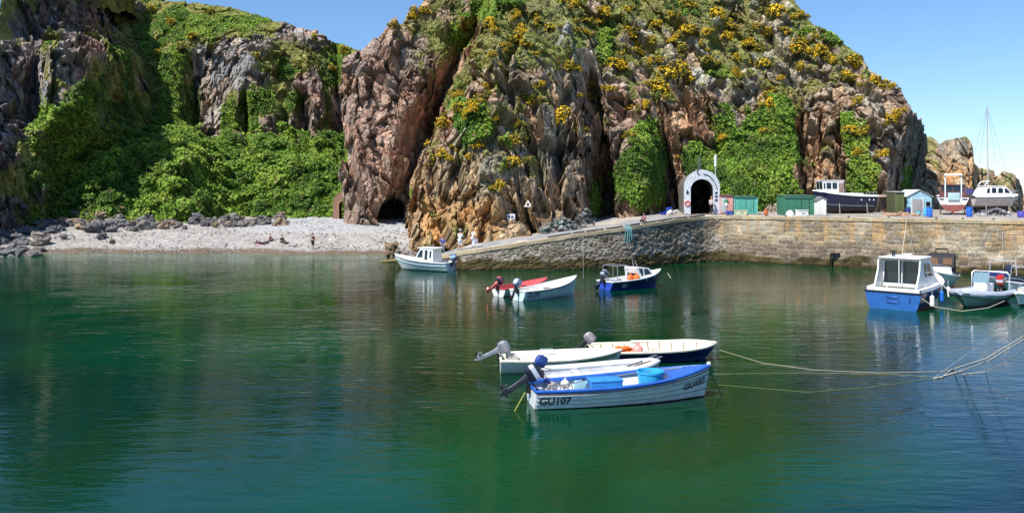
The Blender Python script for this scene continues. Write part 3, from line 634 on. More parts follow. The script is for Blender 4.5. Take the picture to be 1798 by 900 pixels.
def lettering(root, h, text, x0, z0, size, side, col=(.01, .01, .012), flip=False, name='registration_mark', slope=0., lift=.035):
    cu = bpy.data.curves.new('txt', 'FONT'); cu.body = text; cu.size = size; cu.offset = size * .018
    to = bpy.data.objects.new('txt', cu); COL.objects.link(to); dg = bpy.context.evaluated_depsgraph_get(); dg.update()
    me = bpy.data.meshes.new_from_object(to.evaluated_get(dg)); bpy.data.objects.remove(to)
    bm = bmesh.new(); bm.from_mesh(me); bmesh.ops.triangulate(bm, faces=bm.faces[:])
    cl = bm.loops.layers.float_color.new('Col')
    for f in bm.faces:
        for l in f.loops: l[cl] = (*col, 1)
    sgn = -1 if side > 0 else 1
    for v in bm.verts:
        x = x0 + sgn * v.co.x; z = z0 + v.co.y + slope * v.co.x; p = h.at(x, z, side); v.co = p + Vector((0, side * lift, 0))
    m2 = bpy.data.meshes.new(name); bm.to_mesh(m2); bm.free(); m2.materials.append(M_MATT); o = bpy.data.objects.new(name, m2); COL.objects.link(o); o.parent = root; return o
def flat_text(parent, name, text, size, loc, col, rot=(R(90), 0, 0), mat=None, bold=.0, align='CENTER'):
    cu = bpy.data.curves.new('txt', 'FONT'); cu.body = text; cu.size = size; cu.align_x = align; cu.align_y = 'CENTER'; cu.offset = bold
    to = bpy.data.objects.new('txt', cu); COL.objects.link(to); dg = bpy.context.evaluated_depsgraph_get(); dg.update()
    me = bpy.data.meshes.new_from_object(to.evaluated_get(dg)); bpy.data.objects.remove(to)
    a = me.color_attributes.new('Col', 'FLOAT_COLOR', 'POINT'); a.data.foreach_set('color', np.tile(np.array([*col, 1.], np.float32), len(me.vertices)))
    me.materials.clear(); me.materials.append(mat or M_MATT); me.name = name; o = bpy.data.objects.new(name, me); COL.objects.link(o); o.parent = parent; o.location = loc; o.rotation_euler = rot; return o
def seat(root, h, t, col, z, w=.26, name='thwart'):
    p = h.at(h.L * t, z, 1); MB().box((h.L * t, 0, z), (w, 2 * (p.y - .03), .035), col, bev=.008).build(name, M_MATT, root)
def outboard(root, loc, tilt, cowl, stripe, leg, s=1., rz=0.):
    """clamp bracket on the transom, cowling above, leg and propeller behind; tilt swings the leg up out of the water"""
    mb = MB(); mb.box((-.03, 0, -.06), (.09, .2, .3), BLACK, bev=.01); mb.cyl((-.07, -.13, .08), (-.07, .13, .08), .03, BLACK)
    for y in (-.07, .07): mb.cyl((.02, y, -.02), (.10, y, -.02), .012, STEEL); mb.cyl((.10, y, -.05), (.10, y, .01), .01, STEEL)
    o = mb.build('outboard_motor', M_PAINT, root, loc=loc); s *= .87; o.scale = (s, s, s); o.rotation_euler = (0, 0, rz)
    m = Matrix.Translation((-.07, 0, .08)) @ Matrix.Rotation(tilt, 4, 'Y') @ Matrix.Translation((-.14, 0, 0))
    def rr(cx, wx, wy, z, nn=20, pw=.34):
        out = []
        for k in range(nn):
            a = 2 * pi * k / nn; c, d = cos(a), sin(a); out.append(m @ Vector((cx + math.copysign(abs(c) ** pw, c) * wx, math.copysign(abs(d) ** pw, d) * wy, z)))
        return out
    MB().rings([rr(-.02, .14, .11, .12), rr(-.03, .22, .155, .18), rr(-.03, .24, .165, .30), rr(-.02, .235, .16, .44), rr(.0, .20, .14, .54), rr(.02, .10, .07, .58)], cowl,
               colf=lambda i, j: stripe if i == 2 else cowl).build('cowling', M_PAINT, o, 45)
    lg = MB(); lg.rings([rr(-.01, .13, .1, .12), rr(0, .10, .08, 0), rr(0, .085, .05, -.12), rr(0, .08, .04, -.55)], leg)
    lg.rings([rr(-.06, .16, .09, -.55), rr(-.06, .16, .09, -.57)], leg)
    lg.rings([rr(0, .08, .028, -.57), rr(0, .075, .03, -.74)], leg); lg.tube([m @ Vector(p) for p in ((.16, 0, -.72), (.11, 0, -.72), (0, 0, -.72), (-.14, 0, -.72), (-.17, 0, -.72))], [.005, .04, .055, .045, .03], leg, 10)
    lg.prism([(-.06, -.74), (.06, -.74), (-.01, -.93), (-.05, -.93)], -.012, .012, leg)
    for v in list(lg.bm.verts)[-8:]: v.co = m @ v.co
    lg.build('motor_leg', M_PAINT, o)
    pr = MB(); pr.cyl(m @ Vector((-.17, 0, -.72)), m @ Vector((-.26, 0, -.72)), .03, BLACK, .018)
    for k in range(3):
        a = 2 * pi * k / 3; R_ = []
        for r_, w_, tw in ((.03, .035, .9), (.08, .06, .6), (.125, .05, .4), (.14, .01, .3)):
            c = Vector((-.21, r_ * cos(a), -.72 + r_ * sin(a))); tn = Vector((sin(tw), -sin(a) * cos(tw), cos(a) * cos(tw))) * w_; nn_ = Vector((cos(tw), 0, 0)) * .006
            R_.append([m @ (c - tn), m @ (c + nn_), m @ (c + tn), m @ (c - nn_)])
        pr.rings(R_, leg)
    pr.build('propeller', M_METAL, o)
    th = MB(); th.tube([m @ Vector((.1, 0, .1)), m @ Vector((.3, .02, .16)), m @ Vector((.52, .03, .17))], [.02, .016, .02], BLACK); th.build('tiller', M_MATT, o)
    return o
def cabin(root, name, prof, w0, w1, col, side_w=(), front_w=(), roof=None, zr=None, glass=M_GLASS, back_w=()):
    """prof: outline in x,z going up the front, over the roof, down the back"""
    z0 = min(p[1] for p in prof); z1 = max(p[1] for p in prof); W_ = lambda z: w0 + (w1 - w0) * (z - z0) / (z1 - z0)
    mb = MB(); mb.rings([[Vector((x, sd * W_(z), z)) for x, z in prof] for sd in (-1, 1)], col); c = mb.build(name, M_PAINT, root)
    for poly in side_w:
        for sd in (-1, 1):
            g = MB(); g.rings([[Vector((x, sd * (W_(z) + d), z)) for x, z in poly] for d in (-.02, .012)], (0, 0, 0)); g.build('window', glass, c)
    for (i, u0, u1, v0, v1) in tuple(front_w) + tuple(back_w):
        a, b = Vector((prof[i][0], 0, prof[i][1])), Vector((prof[i + 1][0], 0, prof[i + 1][1])); nrm_ = Vector((0, 1, 0)).cross(b - a).normalized()
        mid = sum((Vector((x, 0, z)) for x, z in prof), Vector()) / len(prof)
        if nrm_.dot((a + b) / 2 - mid) < 0: nrm_ = -nrm_
        q = []
        for d in (-.02, .012):
            ring = []
            for u, v in ((u0, v0), (u1, v0), (u1, v1), (u0, v1)):
                p = a.lerp(b, v); ring.append(Vector((p.x, W_(p.z) * u, p.z)) + nrm_ * d)
            q.append(ring)
        MB().rings(q, (0, 0, 0)).build('window', glass, c)
    if roof:
        x0, x1, rc = roof; z = zr or z1
        R_ = []
        for k, (dz, ins) in enumerate(((0, 0.02), (.025, 0), (.05, .0), (.075, .05), (.09, .18))):
            R_.append([Vector((x, y, z + dz)) for x, y in ((x0 + ins, -w1 - .05 + ins), ((x0 + x1) / 2, -w1 - .06 + ins), (x1 - ins, -w1 - .05 + ins), (x1 - ins, w1 + .05 - ins), ((x0 + x1) / 2, w1 + .06 - ins), (x0 + ins, w1 + .05 - ins))])
        MB().rings(R_, rc).build('cabin_roof', M_PAINT, root)
    return c
def rail(root, pts, r=.014, posts=(), col=STEEL, name='handrail'):
    mb = MB(); mb.tube(pts, r, col, 6)
    for a, b in posts: mb.cyl(a, b, r, col, n=6)
    return mb.build(name, M_METAL, root)
def berth(name, stern, bow, label, group=None):
    s_, b_ = Vector(stern), Vector(bow); a = math.atan2(b_.y - s_.y, b_.x - s_.x); return empty(name, (s_.x, s_.y, stern[2] if len(stern) > 2 else 0), a, label, 'boat', group)
# ================================================================ BOATS AFLOAT
# 1 near boat with the number on its side
b = berth('open_boat', (.62, 25.85), (6.4, 27.0), 'nearest white clinker boat with blue gunwale and foredeck, GU107 painted on its side')
h = Hull(6.15, 1.95, .60, .25, sw=.80, rise=.42, rake=.22, p=2.5, e=.36)
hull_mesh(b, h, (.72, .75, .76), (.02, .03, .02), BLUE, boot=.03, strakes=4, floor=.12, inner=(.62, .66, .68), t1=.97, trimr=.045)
ms = MB()
for sd in (1, -1): ms.tube([h.pt(t / 30, .90, sd) + Vector((0, sd * .02, 0)) for t in range(31)], .022, (.25, .12, .10), 5)
ms.build('rubbing_strake', M_MATT, b)
deck(b, h, .74, .985, (.035, .13, .48), z=.02, name='foredeck')
sd_ = MB()
for sd in (1, -1): sd_.rings([[h.pt(t, 1, sd) + Vector((0, 0, .03)), h.pt(t, 1, sd, .17) + Vector((0, 0, .03)), h.pt(t, 1, sd, .17) - Vector((0, 0, .06)), h.pt(t, 1, sd) - Vector((0, 0, .06))] for t in [i / 20 * .76 for i in range(21)]], (.035, .13, .48))
sd_.build('side_deck', M_PAINT, b)
for t, z in ((.16, .42), (.42, .40)): seat(b, h, t, (.70, .72, .74), z)
MB().box((.22, 0, .35), (.38, 1.35, .06), (.05, .15, .5), bev=.01).build('stern_bench', M_MATT, b)
MB().box((6.12, 0, h.zs(1) + .05), (.12, .06, .16), (.7, .7, .66), ry=-.2, bev=.01).build('stem_head', M_PAINT, b)
lettering(b, h, 'GU107', .10, .19, .34, -1, lift=.062); lettering(b, h, 'GU107', 5.02, .35, .30, -1, slope=.16, lift=.062)
lettering(b, h, 'GU107', 1.5, .19, .34, 1, lift=.062)
outboard(b, (-.04, .12, .60), R(58), (.015, .018, .035), (.55, .6, .7), (.03, .035, .05), 1.22)
BR = b
def on(boat, x, y, z): return boat.matrix_basis @ Vector((x, y, z))
# things lying in it
c = empty('bucket', on(b, 4.02, -.05, .30), 0, 'large bright blue round tub standing in the GU107 boat', 'tub')
m_ = MB(); m_.lathe([(.0, 0), (.33, 0), (.36, .02), (.43, .58), (.455, .60), (.455, .66), (.42, .66), (.40, .58), (.33, .05), (0, .05)], (.035, .38, .68), n=28); m_.build('tub_body', M_PAINT, c)
MB().tube([Vector((.43 * cos(a), -.43 + .1 * abs(sin(a)) - .02, .56 - .30 * sin(a))) * 1 for a in [R(40 + 10 * i) for i in range(11)]], .012, (.03, .05, .1)).build('rope_handle', M_ROPE, c)
c = empty('storage_box', on(b, 2.45, -.05, .46), b.rotation_euler.z, 'blue lidded plastic box lying in the middle of the GU107 boat', 'box')
MB().box((0, 0, .10), (1.05, .62, .34), (.03, .22, .60), bev=.05).build('box_body', M_PAINT, c); MB().box((0, 0, .285), (1.09, .66, .07), (.04, .27, .68), bev=.03).build('box_lid', M_PAINT, c)
c = empty('fuel_can', on(b, 1.68, .1, .30), b.rotation_euler.z, 'small pale blue fuel can beside the blue box in the GU107 boat', 'fuel can')
MB().box((0, 0, .20), (.42, .3, .38), (.32, .55, .62), bev=.05).build('can_body', M_PAINT, c); MB().cyl((.1, 0, .38), (.1, 0, .46), .04, BLACK).build('can_cap', M_PAINT, c)
c = empty('crab_pot', on(b, 1.0, -.15, .28), .3, 'dark wire crab pot with coiled rope near the stern of the GU107 boat', 'crab pot')
m_ = MB()
for i in range(5): x = -.28 + .14 * i; m_.tube([(x, .22 * cos(a), .02 + .36 * sin(a)) for a in [pi * k / 10 for k in range(11)]], .012, (.5, .5, .48) if i % 2 else (.04, .04, .05), 5)
for k in range(7): a = pi * k / 6; m_.cyl((-.28, .22 * cos(a), .02 + .36 * sin(a)), (.28, .22 * cos(a), .02 + .36 * sin(a)), .008, (.06, .06, .07), n=5)
m_.build('frame', M_MATT, c); MB().box((0, 0, .02), (.6, .46, .03), WOOD).build('base', M_MATT, c)
m_ = MB(); random.seed(3)
m_.tube([on(b, .55 + .012 * i * .3 + .16 * cos(i * .9), .25 + .16 * sin(i * .9), .42 + .006 * i) for i in range(40)], .014, (.55, .5, .4), 5)
tag(m_.build('rope_coil', M_ROPE, None), 'pale rope coiled on the stern bench of the GU107 boat', 'rope')
m_ = MB(); m_.tube([on(b, .1, -.75, .68), on(b, 1.8, -.1, .74), on(b, 3.6, .45, .78), on(b, 5.2, .1, .98)], .02, (.6, .58, .55), 6)
tag(m_.build('boat_hook', M_METAL, None), 'thin pale pole laid lengthwise across the GU107 boat', 'boat hook')
m_ = MB(); random.seed(6); m_.tube([on(b, 3.3 + .22 * cos(i * 1.1) * (1 + .3 * sin(i * .7)), -.45 + .16 * sin(i * 1.3), .30 + .004 * i) for i in range(46)], .013, (.42, .30, .16), 5); tag(m_.build('rope_coil', M_ROPE, None), 'brown rope heaped on the floor between the blue box and the blue tub', 'rope')
c = empty('buoy', on(b, 1.25, .48, .42), 0, 'small white buoy lying in the stern of the GU107 boat', 'buoy'); MB().ball((0, 0, .1), .15, (.74, .72, .66), 12).build('float', M_PAINT, c); MB().cyl((0, 0, .24), (.02, 0, .31), .035, (.6, .58, .5)).build('neck', M_PAINT, c)
c = empty('oil_drum', on(b, .62, .42, .42), 0, 'small dark blue can beside the motor of the GU107 boat', 'can'); MB().lathe([(0, 0), (.11, 0), (.12, .02), (.12, .24), (.10, .27), (.03, .28), (.03, .33), (0, .33)], (.02, .03, .2), n=12).build('can_body', M_PAINT, c); MB().tube([(-.08, 0, .28), (-.05, 0, .36), (.05, 0, .36), (.08, 0, .28)], .012, BLACK, 5).build('can_handle', M_MATT, c)
# 2 grey dinghy just behind it
b = berth('dinghy', (1.1, 28.6), (5.35, 29.35), 'pale grey dinghy with white tubes and a blue covered motor, moored behind the GU107 boat')
h = Hull(4.35, 1.55, .42, .15, sw=.85, rise=.28, rake=.25, p=2.6, e=.4)
hull_mesh(b, h, (.55, .57, .60), (.3, .32, .34), None, boot=.02, floor=.05, inner=(.42, .44, .48), t1=.96)
for sd, y in ((1, 0), (-1, 0)): MB().tube([h.pt(t, 1, sd) for t in [i / 22 for i in range(23)]], [.06] + [.12] * 21 + [.05], (.72, .73, .74), 10).build('tube', M_PAINT, b)
for t in (.3, .6): seat(b, h, t, (.6, .62, .64), .34)
outboard(b, (-.02, -.1, .48), R(24), (.02, .05, .22), (.03, .07, .3), (.4, .42, .45), 1.0)
for k, (y, lab) in enumerate(((-.18, 'upper of two wooden oars laid across the pale grey dinghy'), (.1, 'lower of two wooden oars laid across the pale grey dinghy'))):
    m_ = MB(); m_.tube([on(b, 2.5 + .1 * k, y - .5, .50), on(b, 3.3, y - .1, .60), on(b, 4.2 - .1 * k, y + .35, .72)], .025, (.12, .08, .06)); m_.box(on(b, 4.35 - .1 * k, y + .43, .75), (.5, .14, .02), (.1, .12, .16), rz=b.rotation_euler.z + .45, ry=-.15, bev=.005)
    tag(m_.build('oar', M_MATT, None), lab, 'oar')
c = empty('fender', on(b, 2.9, -.45, .38), b.rotation_euler.z, 'white sausage fender lying on the near edge of the grey dinghy', 'fender')
m_ = MB(); m_.tube([(-.45, 0, .12), (-.4, 0, .12), (-.3, 0, .12), (.3, 0, .12), (.4, 0, .12), (.45, 0, .12)], [.02, .08, .13, .13, .08, .02], (.75, .75, .74), 12); m_.build('fender_body', M_PAINT, c)
# 3 cream white boat with the silver motor tipped up
b = berth('dinghy', (-.45, 30.9), (4.3, 31.15), 'cream white dinghy with pale green bow and a tilted silver outboard')
h = Hull(4.7, 1.95, .52, .18, sw=.84, rise=.22, rake=.35, p=2.6, e=.36)
hull_mesh(b, h, (.70, .70, .66), (.6, .62, .6), (.74, .72, .62), boot=.03, floor=.14, inner=(.76, .73, .60), t1=.96, trimr=.05)
MB().rings([[h.pt(t, q, -1) + Vector((0, -.012, 0)) for q in (.76, .82, .88, .96)] for t in [.62 + .02 * i for i in range(18)]], (.25, .40, .22), closed=False, caps=False).build('bow_stripe', M_PAINT, b)
seat(b, h, .14, (.74, .71, .58), .40, .5); seat(b, h, .42, (.74, .71, .58), .40); deck(b, h, .72, .985, (.74, .72, .6), z=.01, name='foredeck')
MB().tube([(1.55, .72, .55), (1.6, .74, .68), (2.1, .76, .68), (2.15, .76, .55)], .02, STEEL).build('rail', M_METAL, b)
outboard(b, (-.04, 0, .56), R(66), (.19, .21, .25), (.30, .28, .30), (.24, .26, .3), 1.12)
m_ = MB(); m_.lathe([(.13, 0), (.11, .06), (.02, .34), (0, .35)], (.12, .13, .09), on(b, .72, -.35, .20) , 12); tag(m_.build('marker_cone', M_MATT, None), 'small dark cone standing in the stern of the cream white dinghy', 'cone')
m_ = MB(); m_.box(on(b, .45, .15, .52), (.42, .3, .2), (.6, .58, .52), rz=.3, bev=.04); m_.tube([on(b, .3 + .12 * cos(i), .05 + .14 * sin(i), .64 + .004 * i) for i in range(20)], .014, (.55, .53, .5), 5)
tag(m_.build('fishing_gear', M_MATT, None), 'small heap of pale gear and line on the stern seat of the cream dinghy', 'gear')
# 4 long back boat
b = berth('open_boat', (3.15, 33.05), (8.25, 33.25), 'long open boat with cream ribbed interior and dark blue hull, rearmost of its cluster')
h = Hull(5.3, 2.25, .44, .2, sw=.88, rise=.20, rake=.5, p=4.5, e=.38)
hull_mesh(b, h, (.012, .03, .14), (.02, .12, .42), (.72, .68, .56), boot=.12, floor=.06, inner=(.62, .58, .47), t1=.98, trimr=.055)
for i in range(9):
    t = .12 + .095 * i
    for sd in (1, -1): m_ = MB(); m_.tube([h.pt(t, q, sd, .07) for q in (.45, .6, .8, .97)], .022, (.30, .22, .14), 5); m_.build('rib', M_MATT, b)
for t in (.2, .55): seat(b, h, t, (.62, .56, .42), .28)
MB().box((2.7, 1.1, .52), (1.5, .1, .1), (.72, .70, .64), bev=.02).build('side_board', M_MATT, b)
outboard(b, (-.03, .0, .50), R(48), (.25, .23, .25), (.38, .34, .36), (.03, .03, .035), 1.05)
m_ = MB(); random.seed(5)
for i in range(9): m_.box(on(b, 1.25 + .1 * i % .6, .1 + random.uniform(-.2, .2), .22 + .03 * i), (.42, .26, .1), (.75, .16, .03), rz=i * .8, ry=random.uniform(-.4, .4), bev=.03)
tag(m_.build('life_jacket', M_CLOTH, None), 'crumpled orange life jacket in the long open boat beside a pink buoy', 'life jacket')
c = empty('buoy', on(b, 2.05, .05, .12), 0, 'round pink buoy lying in the long cream open boat', 'buoy')
MB().ball((0, 0, .23), .23, (.80, .33, .28), 16).build('float', M_PAINT, c); MB().cyl((0, 0, .44), (.03, 0, .54), .05, (.7, .25, .2)).build('neck', M_PAINT, c)
# 5 and 6 the middle pair
b = berth('open_boat', (.35, 51.2), (4.35, 54.5), 'white and pale blue dinghy with raised bow, nearer of the mid harbour pair')
h = Hull(5.2, 1.9, .62, .25, sw=.82, rise=.62, rake=.3, p=2.3, e=.36)
hull_mesh(b, h, (.60, .72, .76), (.40, .62, .70), (.72, .72, .68), boot=.1, floor=.2, inner=(.66, .66, .62), t1=.95, trimr=.05)
deck(b, h, .55, .985, (.76, .76, .72), z=.01, name='foredeck'); seat(b, h, .25, CREAM, .42); lettering(b, h, 'GU70', .22, .22, .40, -1, (.05, .07, .1)); lettering(b, h, 'GU70', 1.6, .22, .40, 1, (.05, .07, .1))
outboard(b, (-.04, -.1, .66), R(30), (.35, .4, .5), (.5, .55, .62), (.02, .02, .025), 1.25, .1)
MB().tube([h.pt(t / 20, .93, -1) + Vector((0, -.02, 0)) for t in range(21)], .03, (.12, .12, .13), 5).build('rubbing_strake', M_MATT, b)
b = berth('open_boat', (-.9, 53.2), (2.4, 56.0), 'dinghy with red interior and red motor, farther of the mid harbour pair')
h = Hull(4.4, 1.75, .55, .2, sw=.85, rise=.4, rake=.3, p=2.3, e=.36)
hull_mesh(b, h, (.66, .66, .66), (.5, .1, .08), (.5, .06, .07), boot=.05, floor=.2, inner=(.35, .05, .05), t1=.95, trimr=.05)
deck(b, h, .6, .985, (.62, .12, .12), z=.01, name='foredeck'); seat(b, h, .3, (.3, .06, .06), .4)
outboard(b, (-.04, 0, .6), R(58), (.02, .025, .05), (.5, .1, .09), (.5, .12, .1), 1.3)
# 7 small cabin boat
b = berth('cabin_boat', (6.55, 56.7), (11.1, 60.0), 'small navy blue boat with white cuddy, steel arch frame and orange gear inside')
h = Hull(5.6, 1.95, .62, .25, sw=.86, rise=.55, rake=.55, p=2.4, e=.4)
hull_mesh(b, h, (.016, .022, .10), (.02, .05, .35), WHITE, boot=.12, floor=.2, inner=(.6, .62, .62), t1=.62, trimr=.05, transom=(.03, .08, .45))
deck(b, h, .58, .99, WHITE, z=.01, name='foredeck')
cabin(b, 'cuddy', [(4.35, .80), (3.75, 1.42), (2.55, 1.52), (2.45, 1.44), (2.75, .70)], .74, .58, WHITE, side_w=[[(3.95, .98), (3.62, 1.36), (3.25, 1.38), (3.25, .94)], [(3.1, .92), (3.1, 1.4), (2.7, 1.42), (2.95, .9)]], front_w=[(0, -.75, -.06, .2, .85), (0, .06, .75, .2, .85)])
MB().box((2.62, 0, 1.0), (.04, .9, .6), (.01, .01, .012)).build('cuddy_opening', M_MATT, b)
m_ = MB()
for x in (.5, 1.5): m_.tube([(x, -.78, .6), (x, -.76, 1.66), (x, -.7, 1.72), (x, .7, 1.72), (x, .76, 1.66), (x, .78, .6)], .025, STEEL)
m_.cyl((.5, -.7, 1.72), (1.5, -.7, 1.72), .02, STEEL); m_.cyl((.5, .7, 1.72), (1.5, .7, 1.72), .02, STEEL); m_.build('arch_frame', M_METAL, b)
rail(b, [(3.1, .3, 1.5), (2.9, .32, 2.4)], .02, name='aerial'); rail(b, [(3.0, -.2, 1.5), (2.7, -.24, 2.0)], .02, name='aerial')
outboard(b, (-.04, 0, .66), R(38), (.35, .38, .42), (.05, .05, .07), (.02, .02, .025), 1.3); lettering(b, h, 'GU', .9, .2, .34, -1, (.6, .6, .6))
for k, (x, y, lab) in enumerate(((2.25, -.25, 'left orange buoy in the cockpit of the navy cuddy boat'), (2.55, -.55, 'right orange buoy in the cockpit of the navy cuddy boat'))):
    m_ = MB(); m_.ball(on(b, x, y, .75), .26, ORANGE, 14); m_.cyl(on(b, x, y, .98), on(b, x, y, 1.1), .05, ORANGE); m_.cyl(on(b, x, y, .22), on(b, x, y, .5), .08, ORANGE); tag(m_.build('buoy', M_PAINT, None), lab, 'buoy', 'orange buoys in the navy cuddy boat')
# 8 white cuddy boat at the slip
b = berth('cabin_boat', (-5.35, 70.3), (-10.0, 72.6), 'white motor boat with a small pilot cabin at the foot of the slipway')
h = Hull(5.9, 2.1, .78, .3, sw=.9, rise=.55, rake=.9, p=2.4, e=.42)
hull_mesh(b, h, WHITE, (.05, .05, .07), WHITE, boot=.05, floor=.3, inner=(.7, .7, .68), t1=.5, trimr=.05)
MB().tube([h.pt(t / 20, .74, 1) + Vector((0, .01, 0)) for t in range(21)], .025, (.35, .5, .62), 5).build('side_line', M_PAINT, b)
deck(b, h, .44, .99, WHITE, z=.01, name='foredeck')
cabin(b, 'pilot_cabin', [(4.0, .98), (3.2, 1.15), (2.75, 1.95), (1.45, 1.98), (1.35, .80)], .80, .66, WHITE, side_w=[[(3.05, 1.2), (2.7, 1.85), (2.45, 1.86), (2.45, 1.2)], [(2.25, 1.0), (2.25, 1.86), (1.95, 1.86), (1.95, 1.0)], [(1.75, 1.2), (1.75, 1.8), (1.55, 1.8), (1.55, 1.2)]], front_w=[(1, -.8, -.05, .1, .9), (1, .05, .8, .1, .9)], roof=(1.1, 3.05, WHITE))
rail(b, [(3.4, -.75, 1.35), (4.6, -.6, 1.6), (5.7, -.1, 1.75), (5.7, .1, 1.75), (4.6, .6, 1.6), (3.4, .75, 1.35)], .02, posts=[((4.6, -.6, 1.0), (4.6, -.6, 1.6)), ((4.6, .6, 1.0), (4.6, .6, 1.6)), ((5.4, .2, 1.2), (5.4, .2, 1.7))])
rail(b, [(1.6, .3, 2.0), (1.6, .3, 2.3), (1.75, .3, 2.3), (1.75, .3, 2.0)], .03, name='roof_light')
outboard(b, (-.05, 0, .72), R(12), (.10, .16, .28), (.35, .5, .6), (.03, .04, .07), 1.45)
# 9 the big blue launch
b = berth('motor_launch', (22.35, 47.2), (27.2, 52.4), 'large bright blue launch with white wheelhouse, seen from its stern at the right')
h = Hull(7.6, 3.3, 1.02, .4, sw=.95, rise=.75, rake=.8, p=2.5, e=.16)
hull_mesh(b, h, (.012, .022, .12), (.35, .05, .05), (.02, .02, .03), boot=.08, floor=.45, inner=WHITE, t1=.5, trimr=.055, wall=.22, transom=(.022, .11, .36))
for zz in (.45, .74):
    MB().tube([(-.01, -.35, zz + .07), (-.06, -.3, zz), (-.06, .3, zz), (-.01, .35, zz + .07)], .02, (.02, .05, .2)).build('step', M_METAL, b)
MB().box((-.02, -.95, .6), (.03, .06, .3), (.02, .03, .1)).build('rudder_plate', M_MATT, b)
deck(b, h, .40, .985, WHITE, z=.03, name='foredeck')
ck = MB()
for sd in (1, -1): ck.rings([[h.pt(t, 1, sd, .0) + Vector((0, 0, .02)), h.pt(t, 1, sd, .0) + Vector((0, -sd * .03, .24)), h.pt(t, 1, sd, .30) + Vector((0, 0, .24)), h.pt(t, 1, sd, .30) - Vector((0, 0, .5))] for t in [i / 10 * .48 for i in range(11)]], WHITE, caps=False, closed=False)
ck.box((.16, 0, 1.13), (.34, 2.95, .24), WHITE, bev=.05); ck.build('coaming', M_PAINT, b)
cabin(b, 'wheelhouse', [(4.6, 1.35), (3.95, 1.75), (3.35, 2.85), (1.75, 2.92), (1.70, 1.2)], 1.28, 1.12, WHITE, side_w=[[(3.35, 1.85), (3.0, 2.6), (2.55, 2.62), (2.55, 1.85)], [(2.35, 1.85), (2.35, 2.62), (1.95, 2.62), (1.95, 1.85)]], front_w=[(1, -.85, -.05, .1, .85), (1, .05, .85, .1, .85)], back_w=[(3, -.85, -.03, .1, .88), (3, .03, .85, .1, .88)], roof=(1.05, 3.5, WHITE))
for y in (-1.17, 1.17): MB().prism([(1.12, 2.85), (1.0, 2.2), (.55, 1.5), (.35, 1.22), (1.75, 1.22), (1.75, 2.85)], y - .04, y + .04, WHITE).build('side_wing', M_PAINT, b)
MB().cyl((1.15, 0, 1.25), (1.15, 0, 2.9), .025, WHITE).build('post', M_PAINT, b)
MB().box((1.9, -.25, 3.1), (.5, .5, .2), WHITE, bev=.05).build('roof_box', M_PAINT, b); rail(b, [(1.6, .5, 2.95), (1.6, .5, 3.3), (1.75, .52, 3.35), (1.9, .5, 3.3), (1.9, .5, 2.95)], .04, col=(.05, .06, .1), name='roof_light')
lettering(b, h, 'GU 88', 4.2, 1.12, .2, -1, (.6, .6, .6))
def fender(loc, col, lab, rz=0):
    c = empty('fender', loc, rz, lab, 'fender', 'fenders hanging along the launch'); MB().tube([(0, 0, -.34), (0, 0, -.32), (0, 0, -.26), (0, 0, .26), (0, 0, .32), (0, 0, .36)], [.02, .08, .13, .13, .08, .03], col, 12).build('fender_body', M_PAINT, c); MB().cyl((0, 0, .34), (0, 0, .75), .012, (.6, .6, .55), n=5).build('fender_line', M_ROPE, c)
fender(on(b, 1.3, -1.78, .52), WHITE, 'white cylinder fender hanging on the side of the blue launch near its stern')
fender(on(b, 3.2, -1.78, .62), (.02, .15, .6), 'blue cylinder fender hanging amidships on the blue launch')
fender(on(b, 4.9, -1.7, .72), WHITE, 'white cylinder fender between the blue launch and the grey inflatable')
# 10 rigid inflatable, bow towards us
b = berth('inflatable_boat', (30.9, 51.3), (26.5, 47.4), 'grey rigid inflatable boat with white console and red motor cover, bow towards the viewer')
h = Hull(5.9, 2.3, .55, .3, sw=.95, rise=.38, rake=.9, p=3.2, e=.55)
hull_mesh(b, h, (.36, .40, .42), (.10, .16, .15), None, boot=.12, floor=.45, inner=(.66, .66, .64), t1=.93)
tb = MB()
for sd in (1, -1): tb.tube([h.pt(t, 1, sd) + Vector((0, 0, .05)) for t in [i / 26 for i in range(27)]], [.14] + [.24] * 24 + [.22, .16], (.42, .46, .54), 12)
tb.build('air_tube', M_PAINT, b)
lb = MB()
for sd in (1, -1): lb.tube([h.pt(t, 1, sd, -.235) + Vector((0, 0, .02)) for t in [i / 26 for i in range(27)]], .03, (.03, .035, .05), 5)
lb.build('rubbing_strake', M_MATT, b)
MB().box((4.05, 0, .78), (1.3, 1.35, .45), WHITE, bev=.08, top=(.9, .9)).build('bow_locker', M_PAINT, b)
MB().box((2.55, 0, .95), (.7, .8, .95), WHITE, bev=.06, top=(.8, .9)).build('console', M_PAINT, b)
MB().prism([(2.85, 1.35), (2.55, 1.95), (2.50, 1.95), (2.78, 1.35)], -.42, .42, (.3, .4, .45)).build('windscreen', mat_glass('clear_screen', (.16, .26, .32)), b)
MB().box((1.7, 0, .85), (.8, .6, .75), WHITE, bev=.06).build('helm_seat', M_PAINT, b)
rail(b, [(2.9, -.45, 1.0), (2.75, -.48, 1.9), (2.6, -.4, 2.05), (2.6, .4, 2.05), (2.75, .48, 1.9), (2.9, .45, 1.0)], .022)
rail(b, [(.5, -.9, .6), (.3, -.85, 1.7), (.3, -.7, 1.85), (.3, .7, 1.85), (.3, .85, 1.7), (.5, .9, .6)], .04, col=WHITE, name='aerial_arch')
outboard(b, (-.05, .2, .72), R(20), (.5, .03, .03), (.6, .6, .62), (.03, .03, .04), 1.5); MB().tube([(4.6, .5, .62), (4.7, .35, .9), (4.9, 0, .98), (4.7, -.35, .9), (4.6, -.5, .62)], .02, WHITE).build('bow_rail', M_METAL, b)
